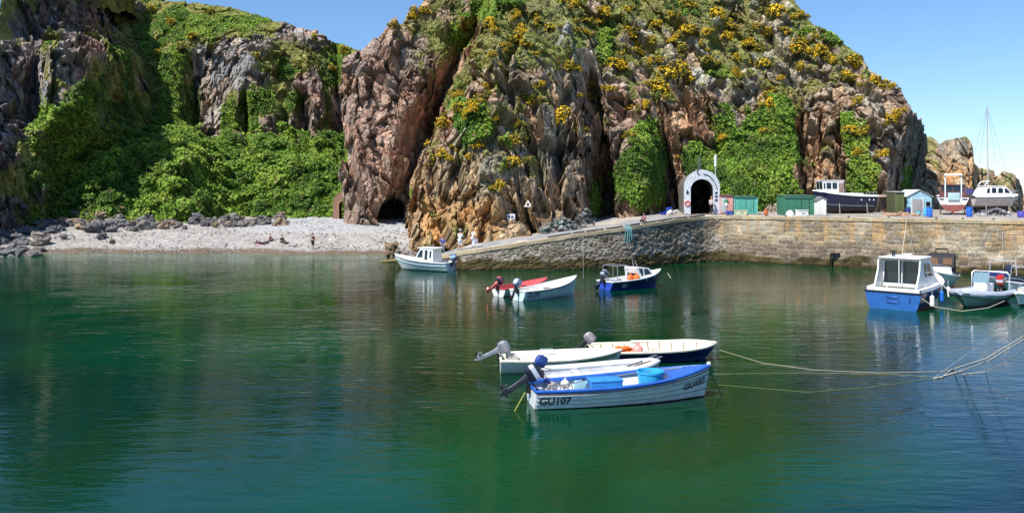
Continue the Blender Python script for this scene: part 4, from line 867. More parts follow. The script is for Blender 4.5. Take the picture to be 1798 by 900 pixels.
# 11 boat behind with dark canopy
b = berth('cabin_boat', (32.2, 60.0), (29.0, 54.8), 'white boat with a black canvas canopy, behind the blue launch against the wall')
h = Hull(6.2, 2.3, .85, .3, sw=.92, rise=.6, rake=.9, p=2.4, e=.4)
hull_mesh(b, h, WHITE, (.1, .1, .12), WHITE, boot=.05, floor=.3, inner=(.6, .6, .6), t1=.5, trimr=.05); deck(b, h, .46, .985, WHITE, z=.02, name='foredeck')
cabin(b, 'cabin', [(4.7, 1.15), (3.9, 1.55), (2.6, 1.6), (2.5, 1.0)], .85, .7, WHITE, side_w=[[(3.8, 1.28), (3.6, 1.48), (2.9, 1.5), (2.9, 1.25)]])
MB().prism([(3.1, 1.6), (2.75, 2.35), (1.2, 2.45), (.75, 2.2), (.6, 1.1), (2.7, 1.1)], -.85, .85, (.045, .045, .05)).build('canopy', M_CLOTH, b)
for y in (-.45, .45): MB().box((2.96, y, 1.98), (.03, .6, .5), (.14, .08, .05), ry=-.44, bev=.01).build('canopy_window', M_CLOTH, b)
rail(b, [(1.4, -.4, 2.4), (1.4, -.4, 2.75), (1.4, .4, 2.75), (1.4, .4, 2.4)], .05, col=BLACK, name='equipment_rack'); rail(b, [(3.2, -.7, 1.5), (4.6, -.6, 1.75), (5.8, -.1, 1.95), (5.8, .1, 1.95), (4.6, .6, 1.75), (3.2, .7, 1.5)], .02)
# 12 boat with blue cover behind the inflatable
b = berth('open_boat', (36.2, 58.6), (31.6, 54.6), 'white boat under a navy canvas cover with its motor at the wall, behind the inflatable')
h = Hull(5.8, 2.1, .75, .3, sw=.9, rise=.5, rake=.7, p=2.4, e=.4)
hull_mesh(b, h, WHITE, (.05, .06, .1), (.5, .5, .5), boot=.05, floor=.3, inner=(.6, .6, .6), t1=.95, trimr=.05)
MB().rings([[h.pt(t, 1, sd_, .05) * 1 + Vector((0, 0, .04)) if k in (0, 4) else Vector((h.L * t, h.hb(t) * (-.5, 0, .5)[k - 1] * 1.0, h.zs(t) + (.45, .72, .45)[k - 1] * (1 - .5 * t))) for k, sd_ in enumerate((-1, 0, 0, 0, 1))] for t in [.28 + .06 * i for i in range(12)]], (.02, .035, .12), closed=False).build('canvas_cover', M_CLOTH, b)
rail(b, [(1.2, -.9, .8), (1.1, -.8, 2.0), (1.1, .8, 2.0), (1.2, .9, .8)], .035, col=WHITE, name='arch_frame'); outboard(b, (-.05, 0, .75), R(25), (.02, .03, .08), (.04, .05, .1), (.03, .03, .035), 1.4)
m_ = MB(); m_.ball((34.05, 53.2, .38), .42, (.012, .04, .22), 16); m_.cyl((34.05, 53.2, .78), (34.05, 53.2, .95), .08, (.012, .04, .22)); tag(m_.build('mooring_buoy', M_PAINT, None), 'round navy blue mooring buoy floating between the boats at far right', 'buoy')
b = berth('motor_boat', (36.3, 56.0), (32.5, 52.7), 'small white motor boat with windscreen and steel hoop between inflatable and covered boat')
h = Hull(4.9, 1.9, .62, .25, sw=.9, rise=.4, rake=.7, p=2.5, e=.4)
hull_mesh(b, h, WHITE, (.05, .06, .1), WHITE, boot=.05, floor=.25, inner=(.66, .66, .64), t1=.6, trimr=.05); deck(b, h, .55, .985, WHITE, z=.02, name='foredeck')
MB().prism([(3.1, .72), (2.7, 1.25), (2.64, 1.25), (3.0, .72)], -.7, .7, (.3, .4, .45)).build('windscreen', M_GLASS, b); MB().box((2.1, -.35, .75), (.5, .5, .7), (.7, .7, .7), bev=.06).build('helm_seat', M_PAINT, b); MB().box((1.1, .2, .6), (.7, .9, .4), (.05, .08, .2), bev=.06).build('stern_locker', M_PAINT, b)
rail(b, [(1.8, -.85, .6), (1.7, -.8, 1.8), (1.7, .8, 1.8), (1.8, .85, .6)], .035); rail(b, [(3.2, -.75, .85), (4.2, -.5, 1.2), (4.6, 0, 1.25), (4.2, .5, 1.2), (3.2, .75, .85)], .02); rail(b, [(1.7, .5, 1.8), (1.6, .5, 3.1)], .018, name='aerial')
outboard(b, (-.05, 0, .66), R(30), (.02, .02, .03), (.5, .5, .5), (.03, .03, .035), 1.3)
# 13 cut off by the right edge
b = berth('dinghy', (34.3, 51.4), (30.0, 48.0), 'white dinghy cut off by the right edge of the picture, beside the inflatable')
h = Hull(5.2, 1.5, .50, .2, sw=.9, rise=.35, rake=.5, p=2.6, e=.4)
hull_mesh(b, h, WHITE, (.04, .05, .07), WHITE, boot=.14, floor=.2, inner=(.66, .66, .64), t1=.9, trimr=.09)
deck(b, h, .68, .985, WHITE, z=.01, name='foredeck'); seat(b, h, .4, CREAM, .4); rail(b, [(4.5, -.2, .75), (4.6, 0, 1.3), (4.5, .2, .75)], .03, col=WHITE)
c = empty('rope_coil', on(b, 4.35, 0, .85), 0); m_ = MB(); m_.tube([(.22 * cos(i * .8), .2 * sin(i * .8), .008 * i) for i in range(34)], .03, (.7, .66, .55), 5); bpy.data.objects.remove(c)
o = m_.build('rope_coil', M_ROPE, None, loc=on(b, 4.3, 0, .86)); tag(o, 'coil of pale rope on the bow of the dinghy at the right edge', 'rope')
# ================================================================ ROCKS AND GORSE
def surf_at(S, px, py, off=0.):
    j = int(np.argmin(np.abs(S['px'][0] - px))); n = S['n']; i = int(np.argmin(np.abs(S['py'][:n, j] - py)))
    # the displaced vertex that shows nearest to this direction
    js, je, is_, ie = max(0, j - 14), j + 15, max(0, i - 14), min(n, i + 15); Q = S['P'][is_:ie, js:je]
    ppx = CX + Q[..., 0] / Q[..., 1] * FPX; ppy = HY + (CH - Q[..., 2]) / Q[..., 1] * FPX
    k = np.argmin((ppx - px) ** 2 + (ppy - py) ** 2 + (Q[..., 1] - Q[..., 1].min()) * .5); p = Q.reshape(-1, 3)[k]
    return Vector(p) + Vector((0, -off, off * .5))
def beach_z(x, y):
    d = y - float(shore(x)); return 3.9 * (1 - math.exp(-d / 17.)) if d > 0 else d * .13
def rock_mesh(seed, col, sq=(1, .8, .65), sub=3):
    bm = bmesh.new(); bmesh.ops.create_icosphere(bm, subdivisions=sub, radius=1)
    V = np.array([v.co[:] for v in bm.verts]); F = np.array([[v.index for v in f.verts] for f in bm.faces]); bm.free()
    fa, ea, ra = facets(V * 1.0 + seed * 3.1, (.9, .9, .9), seed, 1.4); fb, eb, rb = facets(V + seed, (.45, .45, .45), seed + 3, 1.2)
    V = V * (1 + .38 * fa + .14 * fb)[:, None] * np.array(sq); C = np.array(col) * (.75 + .5 * rb[1])[:, None]
    return V, F, C
def obj_from(VFC, name, mat): V, F, C = VFC; return np_mesh(name, V, F, C, mat)
protos = []
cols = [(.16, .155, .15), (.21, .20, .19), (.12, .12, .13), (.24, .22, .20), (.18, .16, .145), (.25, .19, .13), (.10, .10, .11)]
for i in range(7): o = obj_from(rock_mesh(100 + i * 7, cols[i], (1, .75 + .04 * i, .5 + .05 * i)), 'boulder', M_ROCK); protos.append(o)
random.seed(21); used = set()
BR_ = [('grey boulder in the jumbled bank of rocks below the green slope', 'boulders at the back of the beach'), ('dark boulder in the shadow at the left end of the beach', 'boulders in the shadow at the left of the beach')]
def put(proto_i, loc, s, rot, lab, cat, grp):
    p = protos[proto_i]
    if proto_i in used: p = p.copy(); COL.objects.link(p)
    used.add(proto_i); p.location = loc; p.scale = s; p.rotation_euler = rot; tag(p, lab, cat, grp); return p
n_ = 0
while n_ < 235:
    px = random.uniform(70, 500); k = (px - 70) / 430
    lo, hi = 384 + 3 * k, 414 - 16 * k
    py = random.triangular(lo, hi, lo + 7)
    D = 0
    # the beach point seen at this pixel
    D = DW(py, 2.6)
    for _ in range(8): x = (px - CX) / FPX * D; D = .5 * D + .5 * DW(py, beach_z(x, D))
    x = (px - CX) / FPX * D; z = beach_z(x, D)
    if D > 124: D = 124 - random.random() * 3; x = (px - CX) / FPX * D; z = beach_z(x, D)
    r = random.uniform(.28, .78) * (1.4 if random.random() < .12 else 1) * (1.1 if px < 260 else .8)
    put(random.randrange(7), (x, D, z + r * .2 + (.9 * random.random() if D > 111 else .15)), (r, r * random.uniform(.8, 1.2), r * random.uniform(.8, 1.1)), (random.uniform(-.3, .3), random.uniform(-.3, .3), random.uniform(0, 6.3)), *['grey boulder in the jumbled bank of rocks below the green slope', 'boulder', 'boulders at the back of the beach']); n_ += 1
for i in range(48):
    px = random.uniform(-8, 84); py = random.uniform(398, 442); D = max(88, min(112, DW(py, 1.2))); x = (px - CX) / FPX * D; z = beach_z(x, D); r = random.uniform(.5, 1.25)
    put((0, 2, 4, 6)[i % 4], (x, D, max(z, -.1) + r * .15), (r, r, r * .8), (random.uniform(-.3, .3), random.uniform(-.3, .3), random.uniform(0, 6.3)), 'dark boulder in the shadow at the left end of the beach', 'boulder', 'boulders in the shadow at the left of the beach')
rockp = obj_from(rock_mesh(151, (.20, .14, .09), (1, .85, .75)), 'rock', M_ROCK)
for px, py, r, lab in ((690, 442, 1.0, 'large brown rock at the water edge beside the white cuddy boat'), (712, 452, .8, 'brown rock behind the bow of the white cuddy boat'), (197, 425, .35, 'lone small grey stone lying on the pale shingle at left'), (965, 398, .9, 'tan rock at the foot of the cliff beside the net heap')):
    z = .3 if px < 800 else 3.0
    if px == 197: z = 1.6
    D = DW(py, z); D = 82 if px == 965 else D
    if px in (690, 712): D = 86 - (px - 690) * .1
    p = rockp if px == 690 else rockp.copy(); (None if px == 690 else COL.objects.link(p)); p.location = ((px - CX) / FPX * D, D, CH - (py - HY) / FPX * D + r * .2); p.scale = (r, r * .9, r); p.rotation_euler = (0, 0, px); tag(p, lab, 'rock'); p.name = 'rock'
    if 'group' in p: del p['group']
# shingle stones strewn over the beach
g = np.random.default_rng(9); n = 2600; xs = g.uniform(-62, -9, n); ys = 92 + 26 * g.random(n) ** 1.5; base = rock_mesh(5, (.3, .29, .28), (1, .9, .6), 1)
Vb, Fb, Cb = base; sz = g.uniform(.04, .15, n); zz = np.array([beach_z(a, b2) for a, b2 in zip(xs, ys)])
an = g.random(n) * 6.28; ca, sa = np.cos(an), np.sin(an)
Vx = (Vb[None, :, 0] * ca[:, None] - Vb[None, :, 1] * sa[:, None]) * sz[:, None] + xs[:, None]; Vy = (Vb[None, :, 0] * sa[:, None] + Vb[None, :, 1] * ca[:, None]) * sz[:, None] + ys[:, None]; Vz = Vb[None, :, 2] * sz[:, None] + zz[:, None] + .03
tone = g.uniform(.35, 1.5, n)
o = np_mesh('shingle_stones', np.stack([Vx, Vy, Vz], -1), (Fb[None] + (np.arange(n) * len(Vb))[:, None, None]).reshape(-1, 3), (Cb[None] * tone[:, None, None]).reshape(-1, 3), M_GRAVEL); tag(o, kind='stuff')

def gorse_proto(seed, flower):
    r = np.random.default_rng(seed)
    def quads(n, size, cols, r0, r1, zmin):
        d = r.normal(size=(n, 3)); d /= np.linalg.norm(d, axis=1, keepdims=True); d[:, 2] = np.where(d[:, 2] < zmin, -d[:, 2], d[:, 2])
        rad = r0 + (r1 - r0) * r.random((n, 1)) ** .6; lump = 1 + .5 * vnoise(d * 2.6 + seed, seed)[:, None]
        p = d * rad * lump * np.array([1, .8, .85])
        nn = d + r.normal(size=(n, 3)) * .7; nn /= np.linalg.norm(nn, axis=1, keepdims=True); t = np.cross(nn, r.normal(size=(n, 3))); t /= np.linalg.norm(t, axis=1, keepdims=True); b2 = np.cross(nn, t)
        s = size * (.6 + .8 * r.random((n, 1))); V = np.stack([p - t * s, p - b2 * s * .6, p + t * s, p + b2 * s * .6], 1)
        C = np.array(cols)[r.integers(0, len(cols), n)] * (.8 + .4 * r.random((n, 1))); return V.reshape(-1, 3), np.repeat(C, 4, 0)
    e = empty('gorse_bush', (0, 0, 0))
    V, C = quads(420, .15, [(.07, .10, .025), (.12, .14, .035), (.16, .15, .05)], .45, .95, -.6); np_mesh('foliage', V, np.arange(len(V)).reshape(-1, 4), C, M_LEAF, parent=e)
    V, C = quads(flower, .13, [(.78, .50, .010), (.62, .38, .012), (.82, .58, .03)], .80, 1.08, -.5); np_mesh('flowers', V, np.arange(len(V)).reshape(-1, 4), C, M_LEAF, parent=e)
    return e
gp = [gorse_proto(3, 420), gorse_proto(4, 240), gorse_proto(5, 130), gorse_proto(6, 330), gorse_proto(8, 60)]
G1 = """833,44,14 862,44,14 818,42,9 911,62,16 920,80,11 967,51,11 944,40,10 984,4,11 1009,11,10 1053,38,11 1062,27,11 1069,4,9 1027,60,9 1107,60,13 1122,78,13 1082,120,22 995,118,12 1012,122,11 1033,169,10 1042,149,8 1129,95,10 1142,113,12 1169,133,22 1158,107,10 1160,160,17
1193,93,13 1207,56,16 1204,11,12 1180,29,8 1258,29,15 1275,47,12 1275,69,13 1244,111,13 1213,142,12 1289,133,9 1133,189,13 1107,191,8 847,180,14 827,200,16 922,172,11 935,180,10 853,155,8 978,213,17 1013,235,11 902,251,13 840,258,12 909,222,8 900,289,16 878,329,11 822,93,9
882,84,9 864,100,9 907,33,10 1111,240,9 1095,238,7 1191,278,6 1267,249,9 809,167,8 804,260,7 822,280,8 1259,31,10 1363,24,17 1405,29,10 1312,82,16 1392,91,17 1403,78,11 1441,93,15 1430,71,11 1337,113,14 1403,118,12 1503,118,14 1485,136,11 1499,144,11 1534,147,12 1552,149,11
1565,155,10 1503,182,10 1559,211,13 1574,202,10 1357,164,11 1348,184,11 1339,233,9 1492,233,15 1503,269,9 1548,273,9 1270,242,7 745,21,13 723,32,10 691,48,9 777,219,13 753,256,10 777,275,13 801,171,8 792,282,8 760,290,8 870,60,9 1240,60,9 1325,50,9 1150,45,9 1100,20,9 1025,40,9
1180,75,10 1230,85,9 1345,60,10 1380,60,10 1460,110,9 1070,160,8 1190,115,8 870,210,7 880,120,8 950,150,8 940,100,8 1290,100,9 1370,140,8""".split()
def region(px, py):
    if px < 800: return 'gorse bush with yellow flowers growing beside the deep red crack', 'gorse beside the crack'
    if px > 1470: return 'gorse bush with yellow flowers on the right shoulder of the headland', 'gorse on the right shoulder'
    if px > 1200: return ('gorse bush with yellow flowers on the slope above the tunnel', 'gorse above the tunnel') if py < 150 else ('yellow gorse bush poking out of the ivy above the green sheds', 'gorse in the ivy')
    if py > 150: return 'yellow gorse bush low on the cliff face above the slipway', 'gorse on the lower cliff'
    return 'yellow flowering gorse bush high on the middle of the headland', 'gorse on the headland middle'
random.seed(5)
def put_gorse(S, s, lab, grp, k):
    px, py, w_ = map(float, s.split(',')); p = surf_at(S, px, py, .25); e = gp[k] if k not in usedg else copy_tree(gp[k]); usedg.add(k)
    r_ = w_ * p.y / FPX * 1.05; e.location = p; e.scale = (r_ * random.uniform(.8, 1.15), r_ * random.uniform(.8, 1.1), r_ * random.uniform(.7, 1.1)); e.rotation_euler = (random.uniform(-.2, .5), random.uniform(-.45, .45), random.uniform(-3, 3)); tag(e, lab, 'gorse bush', grp)
usedg = set()
for i, s in enumerate(G1):
    px, py, w_ = map(float, s.split(',')); put_gorse(HS, '%g,%g,%g' % (px, py, w_ * .92), *region(px, py), (0, 3, 1, 0, 2, 3, 1)[i % 7])
    for q_ in range(1 + (i % 2 == 0 and px > 800)):
        a = random.uniform(0, 6.3); px2, py2 = px + cos(a) * w_ * 1.5, py + sin(a) * w_ * .8; put_gorse(HS, '%g,%g,%g' % (px2, max(2, py2), w_ * random.uniform(.4, .75)), *region(px2, py2), (2, 4, 1, 4)[i % 4])
for i, s in enumerate("266,22,10 320,85,9 340,66,9 278,97,8 372,24,9 606,92,9 582,122,8 523,117,9 585,227,7 553,68,9 450,100,8 300,40,8".split()): put_gorse(LS, s, 'yellow gorse bush scattered on the ridge left of the headland', 'gorse on the left ridge', (2, 4, 1)[i % 3])

# ================================================================ PORTALS, HUTS AND SIGNS
def arch_pts(w_, h_, n=18):
    r = w_ / 2; return [(-r, 0), (-r, (h_ - r) * .5)] + [(-r * cos(pi * i / n), h_ - r + r * sin(pi * i / n)) for i in range(n + 1)] + [(r, (h_ - r) * .5), (r, 0)]
c = empty('tunnel_portal', (20.35, 86.2, 4.62), -.16, 'white painted concrete tunnel portal with a dark arched mouth at the foot of the ivy', 'tunnel')
oo, ii = arch_pts(3.75, 4.75), arch_pts(2.35, 3.75)
def ring_strip(name, a, b2, y0, y1, col, par, mat=M_MATT):
    mb = MB(); A0 = [Vector((x, y0, z)) for x, z in a]; A1 = [Vector((x, y1, z)) for x, z in a]; B0 = [Vector((x, y0, z)) for x, z in b2]; B1 = [Vector((x, y1, z)) for x, z in b2]
    mb.rings([A1, A0, B0, B1], col, closed=False, caps=False); return mb.build(name, mat, par, 50)
pc = (.50, .54, .60)
ring_strip('arch_face', oo, ii, -.25, .0, pc, c, M_STONE)
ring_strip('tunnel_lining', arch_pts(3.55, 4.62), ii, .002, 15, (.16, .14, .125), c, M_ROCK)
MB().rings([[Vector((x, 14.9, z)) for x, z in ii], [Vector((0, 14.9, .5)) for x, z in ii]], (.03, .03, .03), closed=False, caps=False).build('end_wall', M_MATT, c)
MB().box((0, 7, .01), (2.3, 14, .02), (.12, .12, .12)).build('tunnel_floor', M_MATT, c)
m_ = MB(); m_.tube([(.15, -.3, 4.3), (.7, -.34, 4.15), (1.2, -.34, 3.6), (1.5, -.33, 3.0), (1.58, -.3, 2.6)], .035, (.03, .03, .04)); m_.tube([(-.2, -.3, 4.2), (-.5, -.34, 4.4), (-.4, -.3, 4.75)], .035, (.03, .03, .04)); m_.build('cable', M_MATT, c)
for x in (-.35, -.15): MB().cyl((x, -.1, 4.6), (x, -.1, 6.2), .045, (.08, .09, .12)).build('mast', M_MATT, c)
MB().cyl((1.45, .2, 3.9), (1.45, .2, 5.2), .035, (.7, .7, .72)).build('pole', M_MATT, c); MB().cyl((1.45, .2, 5.1), (1.45, .2, 6.35), .13, (.72, .74, .78)).build('aerial_drum', M_PAINT, c)
m_ = MB(); m_.tube([(-1.52 + .26 * cos(a), -.30, 1.15 + .26 * sin(a)) for a in [2 * pi * i / 16 for i in range(17)]], .07, (.6, .12, .08), 8); m_.build('lifebuoy_ring', M_PAINT, c)
m_ = MB(); m_.prism([(-1.65, 2.15), (-1.35, 2.15), (-1.4, 2.45), (-1.5, 2.62), (-1.6, 2.45)], -.29, -.255, (.02, .025, .04)); m_.build('emblem', M_MATT, c)
for i in range(3):
    m_ = MB(); m_.box((1.5, -.27, 1.5 + .38 * i), (.26, .03, .24), (.03, .04, .07), ry=.3 * i, bev=.01); m_.build('painted_mark', M_MATT, c)
# small brick arch at the back of the beach
D_ = 117.; c = empty('brick_arch', ((602 - CX) / FPX * D_, D_, beach_z(-24.9, D_) - .1), .1, 'small brick archway at the back of the beach beside the headland pillar', 'archway')
a0 = [(-1.6, 0), (-1.7, 2.2), (-1.5, 3.4)] + [(-1.2 + .12 * i, 3.7 + .09 * i + .15 * (i % 3)) for i in range(17)] + [(1.0, 3.0), (1.1, 1.5), (1.1, 0)]
ii = arch_pts(1.25, 3.0)
ring_strip('brick_wall', a0, ii, -.3, .8, (.30, .185, .13), c, M_STONE); ring_strip('arch_lining', arch_pts(1.5, 3.15), ii, .802, 3.5, (.08, .05, .04), c, M_ROCK)
ring_strip('arch_stones', arch_pts(1.65, 3.2), arch_pts(1.27, 3.01), -.36, -.302, (.42, .24, .14), c, M_STONE)
c.scale = (.85, 1, .9)
# the prisms below stand on the quay; their depth follows from where their feet meet it
QPX = CX + q[:, 0] / q[:, 1] * FPX
def quay_xyz(px, py, z=4.66, back=.75): D = max(DW(py, z), float(np.interp(px, QPX, q[:, 1])) + back); return Vector(((px - CX) / FPX * D, D, z))
def planks(root, name, W, H, T, col, n, mat=M_MATT, rz=0, var=.12, y=0, x0=0, z0=0):
    mb = MB()
    for i in range(n):
        k = 1 + random.uniform(-var, var); w1_ = W / n; mb.box((x0 - W / 2 + w1_ * (i + .5), y + (.008 if i % 2 else 0), z0 + H / 2), (w1_ * .97, T, H), tuple(min(.9, v * k) for v in col), bev=.008)
    return mb.build(name, mat, root)
def shed(px0, px1, py, hpx, depth, col, lab, roof='flat', rcol=(.3, .3, .3), side=None, nm='shed', z=4.66, npl=12, rz=0.):
    a, b2 = quay_xyz(px0, py, z), quay_xyz(px1, py, z); W = (b2 - a).length; H = hpx * a.y / FPX; c = empty(nm, (a + b2) / 2, rz, lab, nm.split('_')[-1])
    planks(c, 'front_wall', W, H, .06, col, npl, y=.03)
    for sgn, n2_ in ((-1, 'left_wall'), (1, 'right_wall')): MB().box((sgn * (W / 2 - .03), depth / 2 + .06, H / 2), (.06, depth, H), side or col, bev=.005).build('side_wall', M_MATT, c)
    MB().box((0, depth + .09, H / 2), (W, .06, H), side or col).build('back_wall', M_MATT, c)
    if npl >= 12:
        dk = tuple(v * .55 for v in col); m_ = MB(); x_ = W * .16; m_.box((x_ - .42, -.03, H * .46), (.05, .03, H * .86), dk); m_.box((x_ + .42, -.03, H * .46), (.05, .03, H * .86), dk); m_.box((x_, -.03, H * .89), (.89, .03, .05), dk); m_.box((x_ + .3, -.05, H * .5), (.12, .03, .05), (.3, .3, .3)); m_.build('door_frame', M_MATT, c)
    if roof == 'flat': MB().box((0, depth / 2, H + .04), (W + .12, depth + .25, .07), rcol, rx=.03, bev=.01).build('roof', M_MATT, c)
    else:
        g_ = W / 2 * .5
        MB().prism([(-W / 2, H), (W / 2, H), (0, H + g_)], 0, .06, col).build('gable', M_MATT, c)
        for sg in (-1, 1):
            m_ = MB(); m_.rings([[Vector((sg * (W / 2 + .14), y_, H - .08)), Vector((0, y_, H + g_ + .04)), Vector((0, y_, H + g_ + .09)), Vector((sg * (W / 2 + .14), y_, H - .02))] for y_ in (-.12, depth + .15)], rcol); m_.build('roof', M_MATT, c)
    return c, W, H
c, W, H = shed(1289, 1330, 375.5, 30, 2.6, (.10, .38, .31), 'turquoise green low shed with dark side beside the tunnel', rcol=(.05, .12, .1), side=(.03, .10, .09))
for x in (-W / 2 + .04, W / 2 - .04): MB().box((x, -.04, H / 2), (.09, .05, H), (.20, .5, .42)).build('corner_trim', M_MATT, c)
MB().box((0, -.04, H - .05), (W, .05, .1), (.2, .5, .42)).build('eave_trim', M_MATT, c)
c, W, H = shed(1378.5, 1432, 377, 33, 2.4, (.045, .17, .11), 'dark green plank shed behind the white crate, left of the blue fishing boat', rcol=(.07, .15, .11), npl=16)
MB().box((0, -.05, H - .12), (W + .1, .05, .2), (.06, .2, .14)).build('eave_trim', M_MATT, c)
c, W, H = shed(1264, 1287, 375.3, 32, 1.4, (.62, .30, .26), 'narrow pink hut with a green plant sign beside the tunnel', rcol=(.2, .1, .08), npl=5)
MB().box((-.30, -.03, H * .48), (.62, .03, H * .8), (.42, .44, .46), bev=.01).build('grey_panel', M_MATT, c)
m_ = MB(); m_.ball((-.02, -.07, H * .70), (.24, .03, .16), (.04, .20, .08), 10); m_.prism([(-.16, H * .45), (.1, H * .45), (.05, H * .62), (-.1, H * .62)], -.08, -.05, (.75, .75, .72)); m_.build('plant_sign', M_MATT, c)
c, W, H = shed(1434, 1451, 377.3, 27, 3.0, (.72, .72, .68), 'white gabled hut half hidden behind the bow of the blue fishing boat', roof='gable', rcol=(.2, .19, .18), npl=4)
c, W, H = shed(1546, 1569, 372.8, 27, 2.5, (.22, .16, .13), 'brown shed with a pale roof sheet behind the stern of the fishing boat', rcol=(.5, .48, .45), npl=6, side=(.15, .1, .08))
MB().box((-.6, -.4, 1.95), (3.4, .9, .06), (.42, .22, .17), rx=.1).build('awning', M_MATT, c)
MB().box((.25, -.1, .45), (1.1, .08, .9), (.10, .02, .025)).build('door', M_MATT, c)
c, W, H = shed(1572, 1588, 374.2, 37, 2.0, (.10, .12, .05), 'narrow moss green upright shed beside the pale blue hut', rcol=(.4, .4, .38), npl=3, side=(.07, .08, .04))
c, W, H = shed(1592, 1636, 374, 29, 3.2, (.33, .56, .66), 'pale blue gabled hut with a grey roof left of the red hulled boat', roof='gable', rcol=(.5, .52, .54), side=(.20, .26, .12), npl=10)
MB().box((-.25, -.05, H * .42), (1.15, .05, H * .84), (.32, .30, .33), bev=.01).build('door', M_MATT, c); MB().box((-.85, -.07, H * .5), (.1, .06, H), (.7, .72, .74)).build('door_frame', M_MATT, c); MB().box((.4, -.07, H * .5), (.1, .06, H), (.7, .72, .74)).build('door_frame', M_MATT, c)
MB().box((.95, -.06, H * .55), (.4, .05, .5), (.16, .3, .45)).build('window', M_GLASS, c)
def bin_(px, py, w_px, h_px, col, lab, nm='barrel', cat=None, shape='cyl', z=4.66):
    p = quay_xyz(px, py, z); r = w_px * p.y / FPX / 2; h_ = h_px * p.y / FPX; c = empty(nm, p, random.uniform(-.2, .2), lab, cat or nm)
    if shape == 'cyl':
        MB().lathe([(0, 0), (r * .9, 0), (r, .04), (r, h_ * .33), (r * 1.04, h_ * .36), (r, h_ * .39), (r, h_ * .66), (r * 1.04, h_ * .69), (r, h_ * .72), (r * .97, h_ - .02), (0, h_)], col, n=18).build('drum', M_PAINT, c); MB().lathe([(0, h_), (r * .9, h_), (r * .9, h_ + .04), (0, h_ + .05)], tuple(v * .8 for v in col), n=18).build('lid', M_PAINT, c)
    elif shape == 'tub':
        MB().box((0, 0, h_ / 2), (2 * r, 1.3 * r, h_), col, bev=.03, top=(1.0, 1.0)).build('crate_body', M_PAINT, c); MB().box((0, 0, h_ - .05), (2.15 * r, 1.45 * r, .1), col, bev=.02).build('crate_rim', M_PAINT, c)
        MB().box((0, -.66 * r, h_ * .45), (.7 * r, .02, .08), (.2, .2, .2)).build('hand_hole', M_MATT, c)
    else:
        m_ = MB(); m_.ball((0, 0, h_ * .1), (r, r * .8, h_), col, 14, .06); m_.build('folded_cover', M_CLOTH, c); MB().cyl((r * .3, -r * .85, .05), (r * .9, -r, .05), .03, (.6, .6, .55)).build('cord', M_ROPE, c)
    return c
bin_(1632, 380.5, 10, 16, (.02, .15, .65), 'bright blue barrel standing left of the red hulled boat', 'barrel'); bin_(1625, 379.5, 8, 14, (.10, .42, .68), 'pale blue barrel left of the bright blue barrel', 'barrel'); bin_(1702, 380.5, 10, 17, (.02, .13, .6), 'blue barrel propping the right side of the red hulled boat', 'barrel')
bin_(1613, 378, 8, 8, (.12, .42, .5), 'small turquoise tub in front of the pale blue hut', 'tub'); bin_(1793, 381, 12, 10, (.08, .07, .42), 'violet blue tub at the far right end of the quay', 'tub'); bin_(1594, 376, 9, 12, (.02, .04, .16), 'navy barrel between the green shed and the blue hut', 'barrel')
bin_(1281, 377.5, 10, 7, (.03, .08, .45), 'small dark blue box in front of the pink hut', 'box', 'box', 'tub'); bin_(1301, 378, 18, 9, (.60, .64, .42), 'cream crate in front of the turquoise shed', 'crate', 'crate', 'tub')
bin_(1408, 379.5, 18, 11, (.78, .78, .78), 'white plastic crate in front of the dark green shed', 'crate', 'crate', 'tub'); bin_(1387, 379.3, 15, 9, (.72, .72, .70), 'white rounded bundle left of the white plastic crate', 'bundle', 'bundle', 'dome')
bin_(1345, 377.5, 7, 10, (.55, .12, .05), 'small orange red drum between the green sheds', 'drum', 'drum')
# driftwood and brush between the sheds
m_ = MB(); random.seed(8)
for i in range(46):
    p = quay_xyz(1364, 374); a = random.uniform(0, pi); l_ = random.uniform(.4, 1.3); x0, y0 = random.uniform(-.9, .9), random.uniform(-.3, .8)
    m_.tube([p + Vector((x0 - l_ / 2 * cos(a), y0, .05 + random.random() * .4)), p + Vector((x0 + random.uniform(-.1, .1), y0, .3 + random.random() * .7)), p + Vector((x0 + l_ / 2 * cos(a), y0 + .3, .1 + random.random() * 1.3 * (1 - abs(x0))))], random.uniform(.02, .045), random.choice([(.42, .34, .26), (.32, .25, .18), (.5, .42, .34)]), 4)
tag(m_.build('brushwood', M_MATT, None), 'heap of dry brushwood between the turquoise and dark green sheds', 'brushwood', kind=None)
def clutter(px, py, w_, h_, cols, lab, nm, cat, n=22, z=4.66, seed=1, D=None):
    random.seed(seed); p = quay_xyz(px, py, z); m_ = MB()
    for i in range(n):
        u = random.uniform(-1, 1); hh = h_ * (1 - abs(u)) ** .6 * random.random(); q = p + Vector((u * w_ / 2, random.uniform(-.35, .5), hh)); s_ = random.uniform(.09, .22)
        m_.ball(q, (s_ * 1.4, s_, s_ * .8), random.choice(cols), 7, .25)
        m_.tube([q + Vector((random.uniform(-.4, .4), random.uniform(-.2, .2), random.uniform(-.05, .25))) for _ in range(4)], .02, random.choice(cols), 4)
    return tag(m_.build(nm, M_CLOTH, None), lab, cat)
clutter(985, 407, 4.2, 1.5, [(.14, .15, .14), (.20, .20, .19), (.30, .29, .26), (.06, .10, .09)], 'long grey green heap of fishing nets at the foot of the cliff by the slipway', 'net_heap', 'nets', 90, 3.05, 2)
clutter(1027, 394, 1.9, 1.8, [(.05, .05, .055), (.12, .12, .12), (.22, .22, .21)], 'small dark heap of nets beside the mouth of the shaded cleft', 'net_heap', 'nets', 50, 3.7, 3)
clutter(985, 409, 1.2, .35, [(.6, .36, .3), (.5, .3, .26)], 'pink bundle lying at the front of the long net heap', 'bundle', 'bundle', 8, 2.9, 4)
